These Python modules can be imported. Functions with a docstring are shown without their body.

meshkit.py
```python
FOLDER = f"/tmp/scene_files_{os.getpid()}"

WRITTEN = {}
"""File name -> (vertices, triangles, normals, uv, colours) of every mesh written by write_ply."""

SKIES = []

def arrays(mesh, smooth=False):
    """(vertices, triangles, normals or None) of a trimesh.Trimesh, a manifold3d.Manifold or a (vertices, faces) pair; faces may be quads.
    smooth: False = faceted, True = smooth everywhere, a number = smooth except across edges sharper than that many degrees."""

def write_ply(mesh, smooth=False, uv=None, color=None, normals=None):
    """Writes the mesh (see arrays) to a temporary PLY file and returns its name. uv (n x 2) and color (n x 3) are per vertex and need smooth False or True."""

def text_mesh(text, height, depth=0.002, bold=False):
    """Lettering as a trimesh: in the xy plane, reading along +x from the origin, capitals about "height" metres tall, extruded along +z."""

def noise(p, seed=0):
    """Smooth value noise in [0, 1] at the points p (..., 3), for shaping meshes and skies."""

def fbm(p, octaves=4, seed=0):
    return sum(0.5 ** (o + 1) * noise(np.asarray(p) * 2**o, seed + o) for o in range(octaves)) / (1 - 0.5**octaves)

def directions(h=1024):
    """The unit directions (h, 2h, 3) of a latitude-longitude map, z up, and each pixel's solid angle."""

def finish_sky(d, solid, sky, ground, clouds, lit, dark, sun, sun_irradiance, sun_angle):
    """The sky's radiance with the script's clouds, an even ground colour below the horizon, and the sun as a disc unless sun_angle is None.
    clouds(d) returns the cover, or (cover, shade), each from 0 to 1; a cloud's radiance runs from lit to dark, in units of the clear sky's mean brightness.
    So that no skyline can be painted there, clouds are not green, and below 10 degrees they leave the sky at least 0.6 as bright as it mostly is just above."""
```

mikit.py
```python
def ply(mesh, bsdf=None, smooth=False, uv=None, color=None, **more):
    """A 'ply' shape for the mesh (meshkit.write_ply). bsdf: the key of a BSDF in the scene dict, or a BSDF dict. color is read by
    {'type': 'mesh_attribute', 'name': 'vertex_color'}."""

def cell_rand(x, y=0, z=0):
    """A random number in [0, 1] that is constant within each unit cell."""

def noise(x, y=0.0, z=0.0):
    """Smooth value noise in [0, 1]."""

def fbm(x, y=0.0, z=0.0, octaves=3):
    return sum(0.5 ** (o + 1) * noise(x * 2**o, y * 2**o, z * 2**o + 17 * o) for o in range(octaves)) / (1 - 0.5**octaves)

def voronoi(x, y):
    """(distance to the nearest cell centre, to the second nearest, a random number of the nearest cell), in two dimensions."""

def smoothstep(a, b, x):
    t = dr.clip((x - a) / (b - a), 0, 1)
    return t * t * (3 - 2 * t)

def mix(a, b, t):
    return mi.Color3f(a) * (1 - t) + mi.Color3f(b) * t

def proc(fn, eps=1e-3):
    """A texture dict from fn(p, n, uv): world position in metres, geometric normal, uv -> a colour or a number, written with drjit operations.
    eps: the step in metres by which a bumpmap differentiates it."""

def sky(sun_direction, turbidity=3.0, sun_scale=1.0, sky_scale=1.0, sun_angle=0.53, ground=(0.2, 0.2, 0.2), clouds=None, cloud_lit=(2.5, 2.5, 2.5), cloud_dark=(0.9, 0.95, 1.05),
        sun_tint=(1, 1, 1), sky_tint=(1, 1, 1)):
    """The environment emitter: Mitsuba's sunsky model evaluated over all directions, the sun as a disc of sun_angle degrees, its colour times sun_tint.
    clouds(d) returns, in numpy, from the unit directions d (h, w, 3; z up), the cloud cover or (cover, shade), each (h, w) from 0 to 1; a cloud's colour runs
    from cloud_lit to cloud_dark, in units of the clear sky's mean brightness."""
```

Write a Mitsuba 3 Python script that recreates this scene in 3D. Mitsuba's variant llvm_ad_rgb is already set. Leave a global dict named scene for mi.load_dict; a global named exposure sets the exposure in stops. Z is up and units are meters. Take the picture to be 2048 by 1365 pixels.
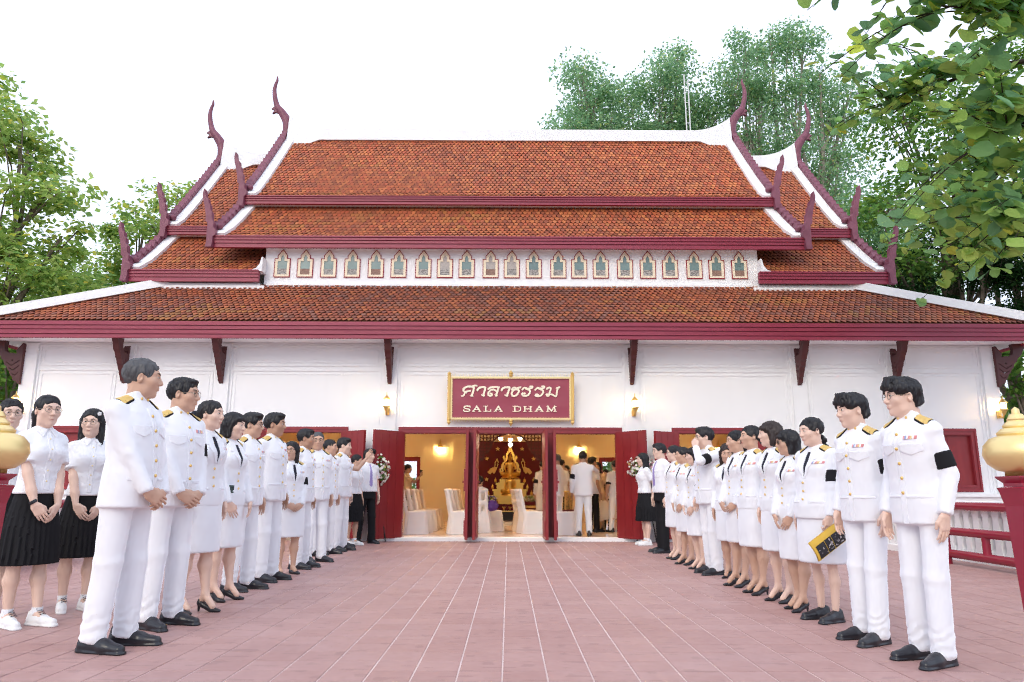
import math, random
import numpy as np, trimesh, manifold3d as m3, shapely.geometry as sg, shapely.ops as so
import drjit as dr, mitsuba as mi, mikit, meshkit
from mikit import proc, noise, fbm, mix, smoothstep, cell_rand

scene, labels = {'type': 'scene'}, {}
T = mi.ScalarTransform4f
rng = np.random.default_rng(7)
random.seed(7)

# ---------------------------------------------------------------- camera, sky, exposure
CAM = np.array([0.0, 0.0, 0.95])
PITCH, YAW, ROLL = math.atan(302.5 / 1440), math.atan(6 / 1440), math.radians(0.15)
fwd = np.array([math.sin(YAW) * math.cos(PITCH), math.cos(YAW) * math.cos(PITCH), math.sin(PITCH)])
rgt = np.array([math.cos(YAW), -math.sin(YAW), 0.0])
upv = np.cross(rgt, fwd)
upv = upv * math.cos(ROLL) - rgt * math.sin(ROLL)
scene['camera'] = {'type': 'perspective', 'fov': math.degrees(2 * math.atan(1024 / 1440)), 'fov_axis': 'x', 'near_clip': 0.05, 'far_clip': 3000.0,
                   'to_world': T().look_at(origin=CAM.tolist(), target=(CAM + fwd).tolist(), up=upv.tolist())}
scene['sky_light'] = mikit.sky((-0.30, -0.80, 0.52), turbidity=4.0, sun_scale=0.24, sun_angle=30.0, sun_tint=(0.85, 0.95, 1.12), sky_scale=1.0, clouds=lambda d: np.ones(d.shape[:2]),
                               cloud_lit=(2.25, 2.48, 3.0), ground=(0.3, 0.26, 0.25))
scene['sky_light']['sampling_weight'] = 80.0
exposure = 2.5

# ---------------------------------------------------------------- materials
def rgb(*c): return {'type': 'rgb', 'value': list(c)}
def VC(): return {'type': 'mesh_attribute', 'name': 'vertex_color'}
def mat(name, base, rough=0.6, spec=0.4, **k):
    if isinstance(base, (tuple, list)): base = rgb(*base)
    scene[name] = {'type': 'twosided', 'b': {'type': 'principled', 'base_color': base, 'roughness': rough, 'specular': spec, **k}}
def bump(name, base, fn, scale, rough=0.6, spec=0.4, eps=2e-3, **k):
    if isinstance(base, (tuple, list)): base = rgb(*base)
    scene[name] = {'type': 'twosided', 'b': {'type': 'bumpmap', 'arbitrary': proc(fn, eps), 'scale': scale,
                   'b': {'type': 'principled', 'base_color': base, 'roughness': rough, 'specular': spec, **k}}}

def plaster(p, n, uv):
    a = fbm(p.x * 0.7, p.y * 0.7, p.z * 0.5, 3)
    streak = smoothstep(0.55, 0.9, noise(p.x * 5.0, 0, p.z * 0.35)) * smoothstep(0.45, 0.75, noise(p.x * 0.8, 3.0, p.z * 0.6))
    c = mix(mi.Color3f(0.82, 0.82, 0.82), mi.Color3f(0.76, 0.77, 0.775), a)
    return mix(c, mi.Color3f(0.55, 0.55, 0.53), streak * 0.08)
mat('white_plaster', proc(plaster), 0.7, 0.3)
def ridge_fn(p, n, uv):
    a = smoothstep(0.52, 0.8, fbm(p.x * 2.2, p.y * 2.2, p.z * 2.2, 3))
    return mix(mi.Color3f(0.82, 0.82, 0.82), mi.Color3f(0.5, 0.5, 0.48), a * 0.2)
mat('ridge_plaster', proc(ridge_fn), 0.75, 0.3)
mat('lime_white', (0.82, 0.82, 0.825), 0.8, 0.1)
def maroon_fn(p, n, uv):
    a = fbm(p.x * 1.4, p.y * 3.0, p.z * 9.0, 3)
    g = noise(p.x * 0.9 + 7, p.y, p.z * 30.0)
    c = mix(mi.Color3f(0.25, 0.018, 0.048), mi.Color3f(0.32, 0.042, 0.082), a)
    return mix(c, mi.Color3f(0.2, 0.02, 0.04), g * 0.35)
mat('maroon_paint', proc(maroon_fn), 0.42, 0.5)
def gable_fn(p, n, uv):
    a = fbm(p.x * 6, p.y * 6, p.z * 6, 3)
    return mix(mi.Color3f(0.15, 0.04, 0.065), mi.Color3f(0.25, 0.085, 0.125), a)
mat('faded_maroon', proc(gable_fn), 0.5, 0.4)
mat('dark_wood', (0.07, 0.014, 0.014), 0.45, 0.5)
def door_fn(p, n, uv):
    a = fbm(p.x * 14, p.y * 14, p.z * 1.2, 3)
    return mix(mi.Color3f(0.19, 0.009, 0.013), mi.Color3f(0.25, 0.02, 0.022), a)
mat('door_red', proc(door_fn), 0.38, 0.5)
def frame_fn(p, n, uv):
    a = fbm(p.x * 14, p.y * 14, p.z * 1.2, 3)
    return mix(mi.Color3f(0.2, 0.012, 0.02), mi.Color3f(0.26, 0.025, 0.03), a)
mat('frame_red', proc(frame_fn), 0.35, 0.5)
mat('rail_red', (0.26, 0.008, 0.03), 0.22, 0.6, clearcoat=0.4)
mat('line_red', (0.28, 0.02, 0.03), 0.5)
mat('cream_paint', (0.80, 0.70, 0.53), 0.6)
mat('gold', (0.83, 0.58, 0.2), 0.34, 0.5, metallic=0.85)
mat('statue_gold', (0.72, 0.45, 0.1), 0.26, 0.5, metallic=0.9)
mat('gold_paint', (0.72, 0.5, 0.17), 0.5, 0.5, metallic=0.3)
mat('pale_gold', (0.82, 0.68, 0.36), 0.45, 0.5, metallic=0.2)
mat('finial_gold', (0.86, 0.66, 0.3), 0.4, 0.5, metallic=0.75)
mat('letter_cream', (0.88, 0.82, 0.64), 0.45, 0.5)
mat('sign_red', proc(lambda p, n, uv: mix(mi.Color3f(0.30, 0.045, 0.075), mi.Color3f(0.36, 0.095, 0.125), fbm(p.x * 3, p.y, p.z * 5, 3))), 0.5)
mat('roof_tile', VC(), 0.62, 0.35)
mat('roof_under', (0.10, 0.038, 0.022), 0.9, 0.1)
mat('soffit_white', (0.74, 0.74, 0.76), 0.7, 0.2)
def floor_dirt(p):
    return fbm(p.x * 1.1, p.y * 1.1, 0, 4)
def paver_fn(p, n, uv):
    a = fbm(p.x * 22, p.y * 22, 0, 3)
    b = floor_dirt(p)
    r = cell_rand(dr.floor(p.x / 0.238 + 0.03 / 0.238), dr.floor((p.y - 3.0) / 0.238), 4)
    c = mix(mi.Color3f(0.30, 0.162, 0.146), mi.Color3f(0.41, 0.256, 0.238), dr.clip(0.3 * a + 0.28 * r + 0.42 * b, 0, 1))
    w = smoothstep(0.52, 0.78, fbm(p.x * 2.3 + 9, p.y * 3.1, 5, 4))
    c = mix(c, mi.Color3f(0.42, 0.30, 0.30), w * 0.12)
    sp = smoothstep(0.80, 0.88, noise(p.x * 9, p.y * 26, 2.0))
    return mix(c, mi.Color3f(0.13, 0.075, 0.075), sp * 0.2)
mat('paver', proc(paver_fn), 0.48, 0.4)
mat('grout', proc(lambda p, n, uv: mix(mi.Color3f(0.58, 0.47, 0.45), mi.Color3f(0.44, 0.33, 0.31), fbm(p.x * 3, p.y * 3, 0, 3))), 0.8, 0.2)
mat('earth', proc(lambda p, n, uv: mix(mi.Color3f(0.09, 0.075, 0.05), mi.Color3f(0.06, 0.075, 0.03), fbm(p.x * .5, p.y * .5, 0, 3))), 0.9, 0.1)
mat('inner_wall', (0.82, 0.66, 0.41), 0.65, 0.3)
mat('inner_floor', proc(lambda p, n, uv: mix(mi.Color3f(0.46, 0.33, 0.24), mi.Color3f(0.55, 0.42, 0.32), cell_rand(dr.floor(p.x / .6), dr.floor(p.y / .6)))), 0.12, 0.6)
mat('altar_red', (0.12, 0.008, 0.014), 0.6, 0.3)
mat('black_plastic', (0.015, 0.015, 0.016), 0.4)
mat('steel', (0.55, 0.55, 0.56), 0.35, metallic=0.9)
mat('pane_teal', proc(lambda p, n, uv: mix(mi.Color3f(0.12, 0.19, 0.19), mi.Color3f(0.2, 0.29, 0.28), fbm(p.x * 3, p.y, p.z * 5, 3))), 0.25, 0.5)
mat('pane_dust', proc(lambda p, n, uv: mix(mi.Color3f(0.36, 0.34, 0.32), mi.Color3f(0.5, 0.46, 0.43), noise(p.x * 60, p.y, p.z * 60))), 0.6, 0.3)
mat('mesh_grey', proc(lambda p, n, uv: mix(mi.Color3f(0.2, 0.19, 0.18), mi.Color3f(0.42, 0.4, 0.37), smoothstep(0.35, 0.65, noise(p.x * 45, p.y, p.z * 45)))), 0.7)
mat('mesh_brown', proc(lambda p, n, uv: mix(mi.Color3f(0.19, 0.11, 0.085), mi.Color3f(0.34, 0.22, 0.17), noise(p.x * 45, p.y, p.z * 45))), 0.7)
# people
def weave(p, n, uv):
    return fbm(p.x * 14, p.y * 14, p.z * 9, 3)
mat('cloth_white', (0.745, 0.755, 0.785), 0.85, 0.2)
mat('cloth_shirt', (0.745, 0.755, 0.785), 0.85, 0.2)
mat('cloth_black', (0.012, 0.012, 0.014), 0.85, 0.2)
mat('cloth_navy', (0.014, 0.016, 0.028), 0.75, 0.3)
mat('cloth_lilac', (0.3, 0.24, 0.5), 0.6, 0.3)
mat('cover_white', (0.78, 0.76, 0.76), 0.8, 0.2)
mat('cover_peach', (0.74, 0.62, 0.5), 0.8, 0.2)
mat('cloth_orange', (0.6, 0.16, 0.03), 0.8, 0.2)
mat('cloth_beige', (0.55, 0.42, 0.27), 0.8, 0.2)
mat('skin_tan', (0.53, 0.33, 0.235), 0.5, 0.4)
mat('skin_fair', (0.66, 0.46, 0.365), 0.5, 0.4)
mat('skin_deep', (0.40, 0.23, 0.155), 0.5, 0.4)
mat('lip_pink', (0.42, 0.15, 0.13), 0.4)
mat('lip_red', (0.45, 0.06, 0.07), 0.35)
mat('eye_white', (0.62, 0.58, 0.55), 0.3)
mat('eye_dark', (0.012, 0.008, 0.006), 0.2)
def strand(p, n, uv):
    return fbm(p.x * 60, p.y * 60, p.z * 14, 2)
bump('hair_black', (0.012, 0.011, 0.013), strand, 0.02, 0.4, 0.35)
bump('hair_brown', (0.03, 0.02, 0.018), strand, 0.02, 0.4, 0.35)
bump('hair_grey', (0.07, 0.07, 0.075), strand, 0.02, 0.5, 0.4)
mat('leather', (0.014, 0.015, 0.02), 0.3, 0.5)
mat('shoe_white', (0.72, 0.72, 0.72), 0.6)
mat('glass_frame', (0.25, 0.2, 0.16), 0.3, metallic=0.6)
mat('glass_dark', (0.02, 0.015, 0.015), 0.3)
mat('colour_parts', VC(), 0.6, 0.3)
mat('bark', proc(lambda p, n, uv: mix(mi.Color3f(0.10, 0.075, 0.055), mi.Color3f(0.24, 0.2, 0.165), fbm(p.x * 9, p.y * 9, p.z * 3, 3))), 0.9, 0.1)
mat('bark_pale', proc(lambda p, n, uv: mix(mi.Color3f(0.22, 0.19, 0.16), mi.Color3f(0.4, 0.36, 0.31), fbm(p.x * 9, p.y * 9, p.z * 3, 3))), 0.9, 0.1)
def leafmat(name, rough=0.45, trans=0.9, eta=1.4):
    scene[name] = {'type': 'principledthin', 'base_color': VC(), 'roughness': rough, 'diff_trans': trans, 'spec_trans': 0.0, 'eta': eta}
leafmat('leaf', 0.45, 1.3)

# ---------------------------------------------------------------- mesh helpers
class MB:
    """collects vertices, triangles and one colour per vertex"""
    def __init__(s): s.v, s.f, s.c, s.n = [], [], [], 0
    def raw(s, v, f, col=None):
        v, f = np.asarray(v, float), np.asarray(f, int)
        if f.shape[1] == 4: f = np.vstack([f[:, [0, 1, 2]], f[:, [0, 2, 3]]])
        s.v.append(v); s.f.append(f + s.n); s.n += len(v)
        s.c.append(np.broadcast_to(np.asarray(col if col is not None else (1, 1, 1), float), (len(v), 3)))
        return s
    def add(s, m, col=None): return s.raw(m.vertices, m.faces, col) if hasattr(m, 'vertices') else s.raw(m[0], m[1], col)
    def box(s, x0, x1, y0, y1, z0, z1, col=None):
        v = [[x, y, z] for x in (x0, x1) for y in (y0, y1) for z in (z0, z1)]
        return s.raw(v, BOXF, col)
    def arr(s): return np.vstack(s.v), np.vstack(s.f), np.vstack(s.c)
    def mesh(s): v, f, _ = s.arr(); return (v, f)
BOXF = np.array([[0, 1, 3], [0, 3, 2], [4, 6, 7], [4, 7, 5], [0, 4, 5], [0, 5, 1], [2, 3, 7], [2, 7, 6], [0, 2, 6], [0, 6, 4], [1, 5, 7], [1, 7, 3]])

def num(key):
    """key, or key_001, key_002 ... when it is taken (as a thing or as a part's start)"""
    if key not in USED: USED[key] = 0; return key
    USED[key] += 1
    return f'{key}_{USED[key]:03d}'
USED = {}
def lab(key, label=None, cat=None, group=None, kind=None):
    d = labels.setdefault(key, {})
    for k, v in (('label', label), ('category', cat), ('group', group), ('kind', kind)):
        if v: d[k] = v
    return key
def thing(name, label, cat, group=None):
    return lab(num(name), label, cat, group)
def put(key, mesh, m, smooth=False, label=None, kind=None, color=False, parent=None):
    """one entry of the scene; as a part when parent is given"""
    k = num(parent + '__' + key if parent else key)
    if isinstance(mesh, MB):
        if color: scene[k] = mikit.ply(mesh.mesh(), m, smooth=smooth, color=mesh.arr()[2])
        else: scene[k] = mikit.ply(mesh.mesh(), m, smooth=smooth)
    else: scene[k] = mikit.ply(mesh, m, smooth=smooth)
    if label or kind: lab(k, label, None, None, kind)
    return k
def bx(x0, x1, y0, y1, z0, z1): return MB().box(x0, x1, y0, y1, z0, z1)
def extr(poly, y0, y1, bevel=0.0):
    """a shapely polygon in the xz plane made a solid from y0 to y1"""
    out = MB()
    for g in getattr(poly, 'geoms', [poly]):
        if g.is_empty or g.geom_type != 'Polygon': continue
        m = trimesh.creation.extrude_polygon(g, y1 - y0, engine='earcut')
        v = m.vertices
        out.raw(np.stack([v[:, 0], y0 + v[:, 2], v[:, 1]], 1), m.faces[:, ::-1])
    return out
def lathe(prof, sides=24, at=(0, 0, 0), col=None, mb=None):
    """prof: (r, z) from bottom to top"""
    mb = mb or MB()
    a = np.arange(sides) * 2 * np.pi / sides
    pr = np.array(prof, float)
    v = np.stack([pr[:, :1] * np.cos(a), pr[:, :1] * np.sin(a), np.broadcast_to(pr[:, 1:], (len(pr), sides))], -1).reshape(-1, 3) + at
    i, j = np.meshgrid(np.arange(len(pr) - 1), np.arange(sides), indexing='ij')
    q = np.stack([i * sides + j, i * sides + (j + 1) % sides, (i + 1) * sides + (j + 1) % sides, (i + 1) * sides + j], -1).reshape(-1, 4)
    return mb.raw(v, q, col)
def tube(pts, rad, sides=8, mb=None, col=None):
    mb = mb or MB()
    p = np.asarray(pts, float); n = len(p)
    r = np.broadcast_to(np.asarray(rad, float), (n,))
    t = np.gradient(p, axis=0); t /= np.linalg.norm(t, axis=1, keepdims=True) + 1e-9
    ref = np.array([0, 0, 1.0]) if abs(t[:, 2]).mean() < 0.85 else np.array([1.0, 0, 0])
    a = np.cross(t, ref); a /= np.linalg.norm(a, axis=1, keepdims=True) + 1e-9
    b = np.cross(t, a)
    g = np.arange(sides) * 2 * np.pi / sides
    v = p[:, None] + r[:, None, None] * (np.cos(g)[None, :, None] * a[:, None] + np.sin(g)[None, :, None] * b[:, None])
    i, j = np.meshgrid(np.arange(n - 1), np.arange(sides), indexing='ij')
    q = np.stack([i * sides + j, i * sides + (j + 1) % sides, (i + 1) * sides + (j + 1) % sides, (i + 1) * sides + j], -1).reshape(-1, 4)
    v = np.vstack([v.reshape(-1, 3), p[:1], p[-1:]])
    k = np.arange(sides); c0, c1 = n * sides, n * sides + 1; o = (n - 1) * sides
    f = np.vstack([q[:, [0, 1, 2]], q[:, [0, 2, 3]], np.stack([k * 0 + c0, (k + 1) % sides, k], 1), np.stack([k * 0 + c1, o + k, o + (k + 1) % sides], 1)])
    return mb.raw(v, f, col)
def strokes(lines, w, round_=True):
    """pen strokes (lists of points, optionally (points, width)) as one shapely shape"""
    out = []
    for s in lines:
        pts, ww = (s if isinstance(s, tuple) else (s, w))
        out.append(sg.LineString(pts).buffer(ww / 2, cap_style=1 if round_ else 2, join_style=1 if round_ else 2, quad_segs=3))
    return so.unary_union(out)
def spline(pts, n=24):
    """Catmull-Rom through the points"""
    p = np.array([pts[0]] + list(pts) + [pts[-1]], float)
    out = []
    segs = len(p) - 3
    for t in np.linspace(0, segs - 1e-6, n):
        i = int(t); u = t - i
        a, b, c, d = p[i:i + 4]
        out.append(0.5 * (2 * b + (c - a) * u + (2 * a - 5 * b + 4 * c - d) * u * u + (3 * b - a - 3 * c + d) * u ** 3))
    return np.array(out)
# ================================================================ THE GROUND
put('ground', ([[-1500, -1500, -.06], [1500, -1500, -.06], [1500, 1500, -.06], [-1500, 1500, -.06]], [[0, 1, 2, 3]]), 'earth', kind='structure')
put('plaza', bx(-7.4, 7.4, -2.0, 14.72, -.05, -0.004), 'grout', kind='structure')
S = 0.238
def tile_box(i, j, mb):
    x0, y0 = -0.03 + i * S, 3.0 + j * S
    g, h, c = 0.0034, 0.0022, 0.003
    dz = (rng.random() - .5) * 0.0012
    a, b, e, f = x0 + g, x0 + S - g, y0 + h, y0 + S - h
    v = [[a, e, -.006], [b, e, -.006], [b, f, -.006], [a, f, -.006], [a + c, e + c, dz], [b - c, e + c, dz], [b - c, f - c, dz], [a + c, f - c, dz]]
    return mb.raw(v, [[4, 5, 6, 7], [0, 1, 5, 4], [1, 2, 6, 5], [2, 3, 7, 6], [3, 0, 4, 7]])
cells = [(i, j) for i in range(-31, 31) for j in range(-14, 50) if abs(-0.03 + (i + .5) * S) < 7.3]
def seen(i, j):
    x, y = (i + .5) * S, 3 + (j + .5) * S
    return y > 3.55 and abs(x) < 0.70 * y * 0.98 and abs(x) < 2.3
cells.sort(key=lambda c: (not seen(*c), c[1], abs(c[0])))
rest = MB()
for k, c in enumerate(cells):
    if k < 300: put('paver', tile_box(*c, MB()), 'paver', parent='plaza')
    else: tile_box(*c, rest)
put('paver_field', rest, 'paver', parent='plaza', kind='stuff')
put('terrace', MB().box(-30, -7.4, -2, 14.72, -.058, -.02).box(7.4, 30, -2, 14.72, -.058, -.02), 'paver', kind='structure')

# ================================================================ THE HALL
HALL = thing('temple_hall', 'white temple hall with stacked orange tiled roofs, maroon eaves and horn shaped gable finials', 'temple')
FY, ZF = 14.9, 0.065
def part(name, mesh, m, smooth=False, **k): return put(name, mesh, m, smooth, parent=HALL, **k)
part('step', bx(-2.75, 2.85, 14.72, 15.12, -.05, ZF), 'white_plaster')
part('floor', bx(-10.1, 10.1, 15.12, 23.0, -.05, ZF), 'inner_floor')
# front wall: pieces of one sheet with its openings cut out
def rect(x0, x1, z0, z1): return sg.box(x0, z0, x1, z1)
DOOR_MAIN, DOOR_L, DOOR_R = (-2.27, 2.33), (-5.08, -3.3), (3.36, 5.12)
WIN_L, WIN_R = (-9.62, -8.45), (8.47, 9.64)
wall = rect(-10.2, 10.25, -.05, 4.02).difference(so.unary_union([rect(*DOOR_MAIN, -.1, 2.25), rect(*DOOR_L, -.1, 2.25), rect(*DOOR_R, -.1, 2.25), rect(*WIN_L, .98, 2.25), rect(*WIN_R, .98, 2.25)]))
part('wall', extr(wall, FY, FY + .2), 'white_plaster')
part('wall', bx(-10.2, -10.0, FY + .2, 23.2, -.05, 4.02), 'white_plaster')
part('wall', bx(10.05, 10.25, FY + .2, 23.2, -.05, 4.02), 'white_plaster')
rear = rect(-10.0, 10.05, -.05, 4.02).difference(so.unary_union([rect(-4.3, -2.78, .12, 2.03), rect(2.85, 4.4, .12, 2.03)]))
part('wall', extr(rear, 23.0, 23.2), 'white_plaster')
inner = rect(-9.99, 10.04, ZF, 3.7).difference(so.unary_union([rect(-4.3, -2.78, .12, 2.03), rect(2.85, 4.4, .12, 2.03)]))
part('inner_wall', extr(inner, 22.96, 22.99), 'inner_wall')
part('inner_wall', bx(-9.99, -9.96, FY + .24, 22.95, ZF, 3.7), 'inner_wall')
part('inner_wall', bx(10.01, 10.04, FY + .24, 22.95, ZF, 3.7), 'inner_wall')
innf = rect(-9.99, 10.04, ZF, 3.7).difference(so.unary_union([rect(*DOOR_MAIN, -.1, 2.25), rect(*DOOR_L, -.1, 2.25), rect(*DOOR_R, -.1, 2.25), rect(*WIN_L, .98, 2.25), rect(*WIN_R, .98, 2.25)]))
part('inner_wall', extr(innf, FY + .203, FY + .235), 'inner_wall')
part('ceiling', bx(-10.0, 10.05, FY + .2, 23.0, 3.7, 3.75), 'inner_wall')
for x0, x1 in ((-4.3, -2.78), (2.85, 4.4)):
    f = rect(x0, x1, .12, 2.03).difference(rect(x0 + .1, x1 - .1, .22, 1.9))
    part('rear_window_frame', extr(f, 22.93, 23.1), 'frame_red')
for x in (-3.6, 3.7):
    for dx in (-1.22, 1.22): part('inner_moulding', bx(x + dx - .012, x + dx + .012, 22.945, 22.96, ZF, 2.35), 'inner_wall')
    part('inner_moulding', bx(x - 1.23, x + 1.23, 22.94, 22.96, 2.35, 2.375), 'inner_wall')
for x in (-1.55, 1.6): part('inner_pilaster', bx(x - .2, x + .2, 22.9, 22.96, ZF, 3.7), 'inner_wall')
# pilasters, mouldings, plinth
PIL = [-10.02, -8.0, -5.98, -2.48, 2.56, 6.06, 8.08, 10.08]
for x in PIL: part('pilaster', bx(x - .15, x + .15, FY - .05, FY - .002, .02, 3.99), 'white_plaster')
def strip_frame(x0, x1, z0, z1, open_bottom=False):
    mb = MB()
    for k, (w, d) in enumerate(((0.0, .022), (.075, .014))):
        a, b, c, e = x0 + w, x1 - w, z0 + w, z1 - w
        t = .022
        mb.box(a, b, FY - d, FY - .001, e - t, e)
        mb.box(a, a + t, FY - d, FY - .001, c, e - t - .001); mb.box(b - t, b, FY - d, FY - .001, c, e - t - .001)
        if not open_bottom: mb.box(a + t + .001, b - t - .001, FY - d, FY - .001, c, c + t)
    return mb
for a, b in zip(PIL[:-1], PIL[1:]):
    part('wall_panel', strip_frame(a + .19, b - .19, 3.52, 3.96), 'white_plaster')
    part('wall_panel', strip_frame(a + .19, b - .19, 2.30 if not a < -8.1 and not a > 7 else .2, 3.44, True), 'white_plaster')
for x0, x1 in ((-10.25, -5.2), (-3.2, -2.5), (2.6, 3.25), (5.25, 10.3)):
    part('plinth', MB().box(x0, x1, FY - .16, FY - .003, -.05, .3).box(x0, x1, FY - .10, FY - .003, .3, .36), 'white_plaster')
for x0, x1 in ((-10.3, -5.2), (5.25, 10.35)):
    part('plinth', MB().box(x0, x1, FY - .13, FY - .004, .80, .88).box(x0, x1, FY - .2, FY - .004, .88, .945), 'white_plaster')
# door frames, window frames
def frame(x0, x1, z0, z1, w, name, posts=()):
    s = rect(x0, x1, z0, z1).difference(rect(x0 + w, x1 - w, z0 - (1 if z0 < .2 else -w), z1 - w))
    f = part(name, extr(s, FY - .03, FY + .14), 'frame_red')
    put('moulding', extr(s.intersection(s.buffer(-.012)).difference(s.buffer(-.05)), FY - .045, FY - .031), 'frame_red', parent=f)
    for a, b in posts: put('post', bx(a, b, FY - .02, FY + .12, ZF, z1 - w - .001), 'frame_red', parent=f)
    return f
frame(*DOOR_MAIN, ZF, 2.26, .13, 'door_frame', [(-.84, -.62), (.70, .94)])
frame(*DOOR_L, ZF, 2.26, .12, 'door_frame')
frame(*DOOR_R, ZF, 2.26, .12, 'door_frame')
for x0, x1 in (WIN_L, WIN_R):
    frame(x0, x1, .98, 2.26, .14, 'window_frame')
    w = part('window_shutter', MB().box(x0 + .141, (x0 + x1) / 2 - .003, FY + .03, FY + .07, 1.121, 2.119).box((x0 + x1) / 2 + .003, x1 - .141, FY + .03, FY + .07, 1.121, 2.119), 'door_red')
def leaf(x0, y0, x1, y1, hw=True, z0=.06, z1=2.16, name='door_leaf', flip=1):
    """a plank door leaf from its hinge (x0, y0) to its free edge (x1, y1)"""
    L = math.hypot(x1 - x0, y1 - y0); u = np.array([(x1 - x0) / L, (y1 - y0) / L]); n = np.array([-u[1], u[0]]) * flip
    def plc(mb):
        v = np.vstack(mb.v)
        w = np.stack([x0 + v[:, 0] * u[0] + v[:, 1] * n[0], y0 + v[:, 0] * u[1] + v[:, 1] * n[1], v[:, 2]], 1)
        return (w, np.vstack(mb.f) if flip > 0 else np.vstack(mb.f)[:, ::-1])
    k = part(name, plc(MB().box(0, L, -.02, .02, z0, z1)), 'door_red')
    np_ = 4
    for i in range(np_):
        put('plank', plc(MB().box(i * L / np_ + .003, (i + 1) * L / np_ - .003, -.028, -.021, z0 + .002, z1 - .002).box(i * L / np_ + .003, (i + 1) * L / np_ - .003, .021, .028, z0 + .002, z1 - .002)), 'door_red', parent=k)
    if hw:
        a = np.linspace(-np.pi / 2, np.pi / 2, 9)
        pl = sg.Polygon([(L - .02 - .13 * np.cos(t), 1.18 + .21 * np.sin(t)) for t in a])
        m = extr(pl, .029, .055); put('latch_plate', plc(m), 'frame_red', parent=k)
        put('latch_bar', plc(MB().box(L - .34, L - .02, .056, .085, 1.13, 1.165)), 'frame_red', parent=k)
        put('bolt', plc(MB().box(L - .055, L - .03, .029, .05, .12, .42).box(L - .2, L - .06, .029, .05, .36, .39)), 'frame_red', parent=k)
    return k
leaf(-2.16, FY - .06, -2.66, 14.28, flip=-1)
leaf(2.21, FY - .06, 2.70, 14.25, flip=1)
leaf(-.83, FY - .06, -.81, 14.18, flip=-1); leaf(-.63, FY - .06, -.665, 14.18, flip=1)
leaf(.71, FY - .06, .735, 14.12, flip=-1); leaf(.93, FY - .06, .895, 14.15, flip=1)
leaf(-3.42, FY - .06, -2.86, 14.42, flip=1); leaf(-4.96, FY - .06, -5.5, 14.35, flip=-1)
leaf(3.48, FY - .06, 2.92, 14.48, flip=-1); leaf(5.0, FY - .06, 5.5, 14.35, flip=1)

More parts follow.
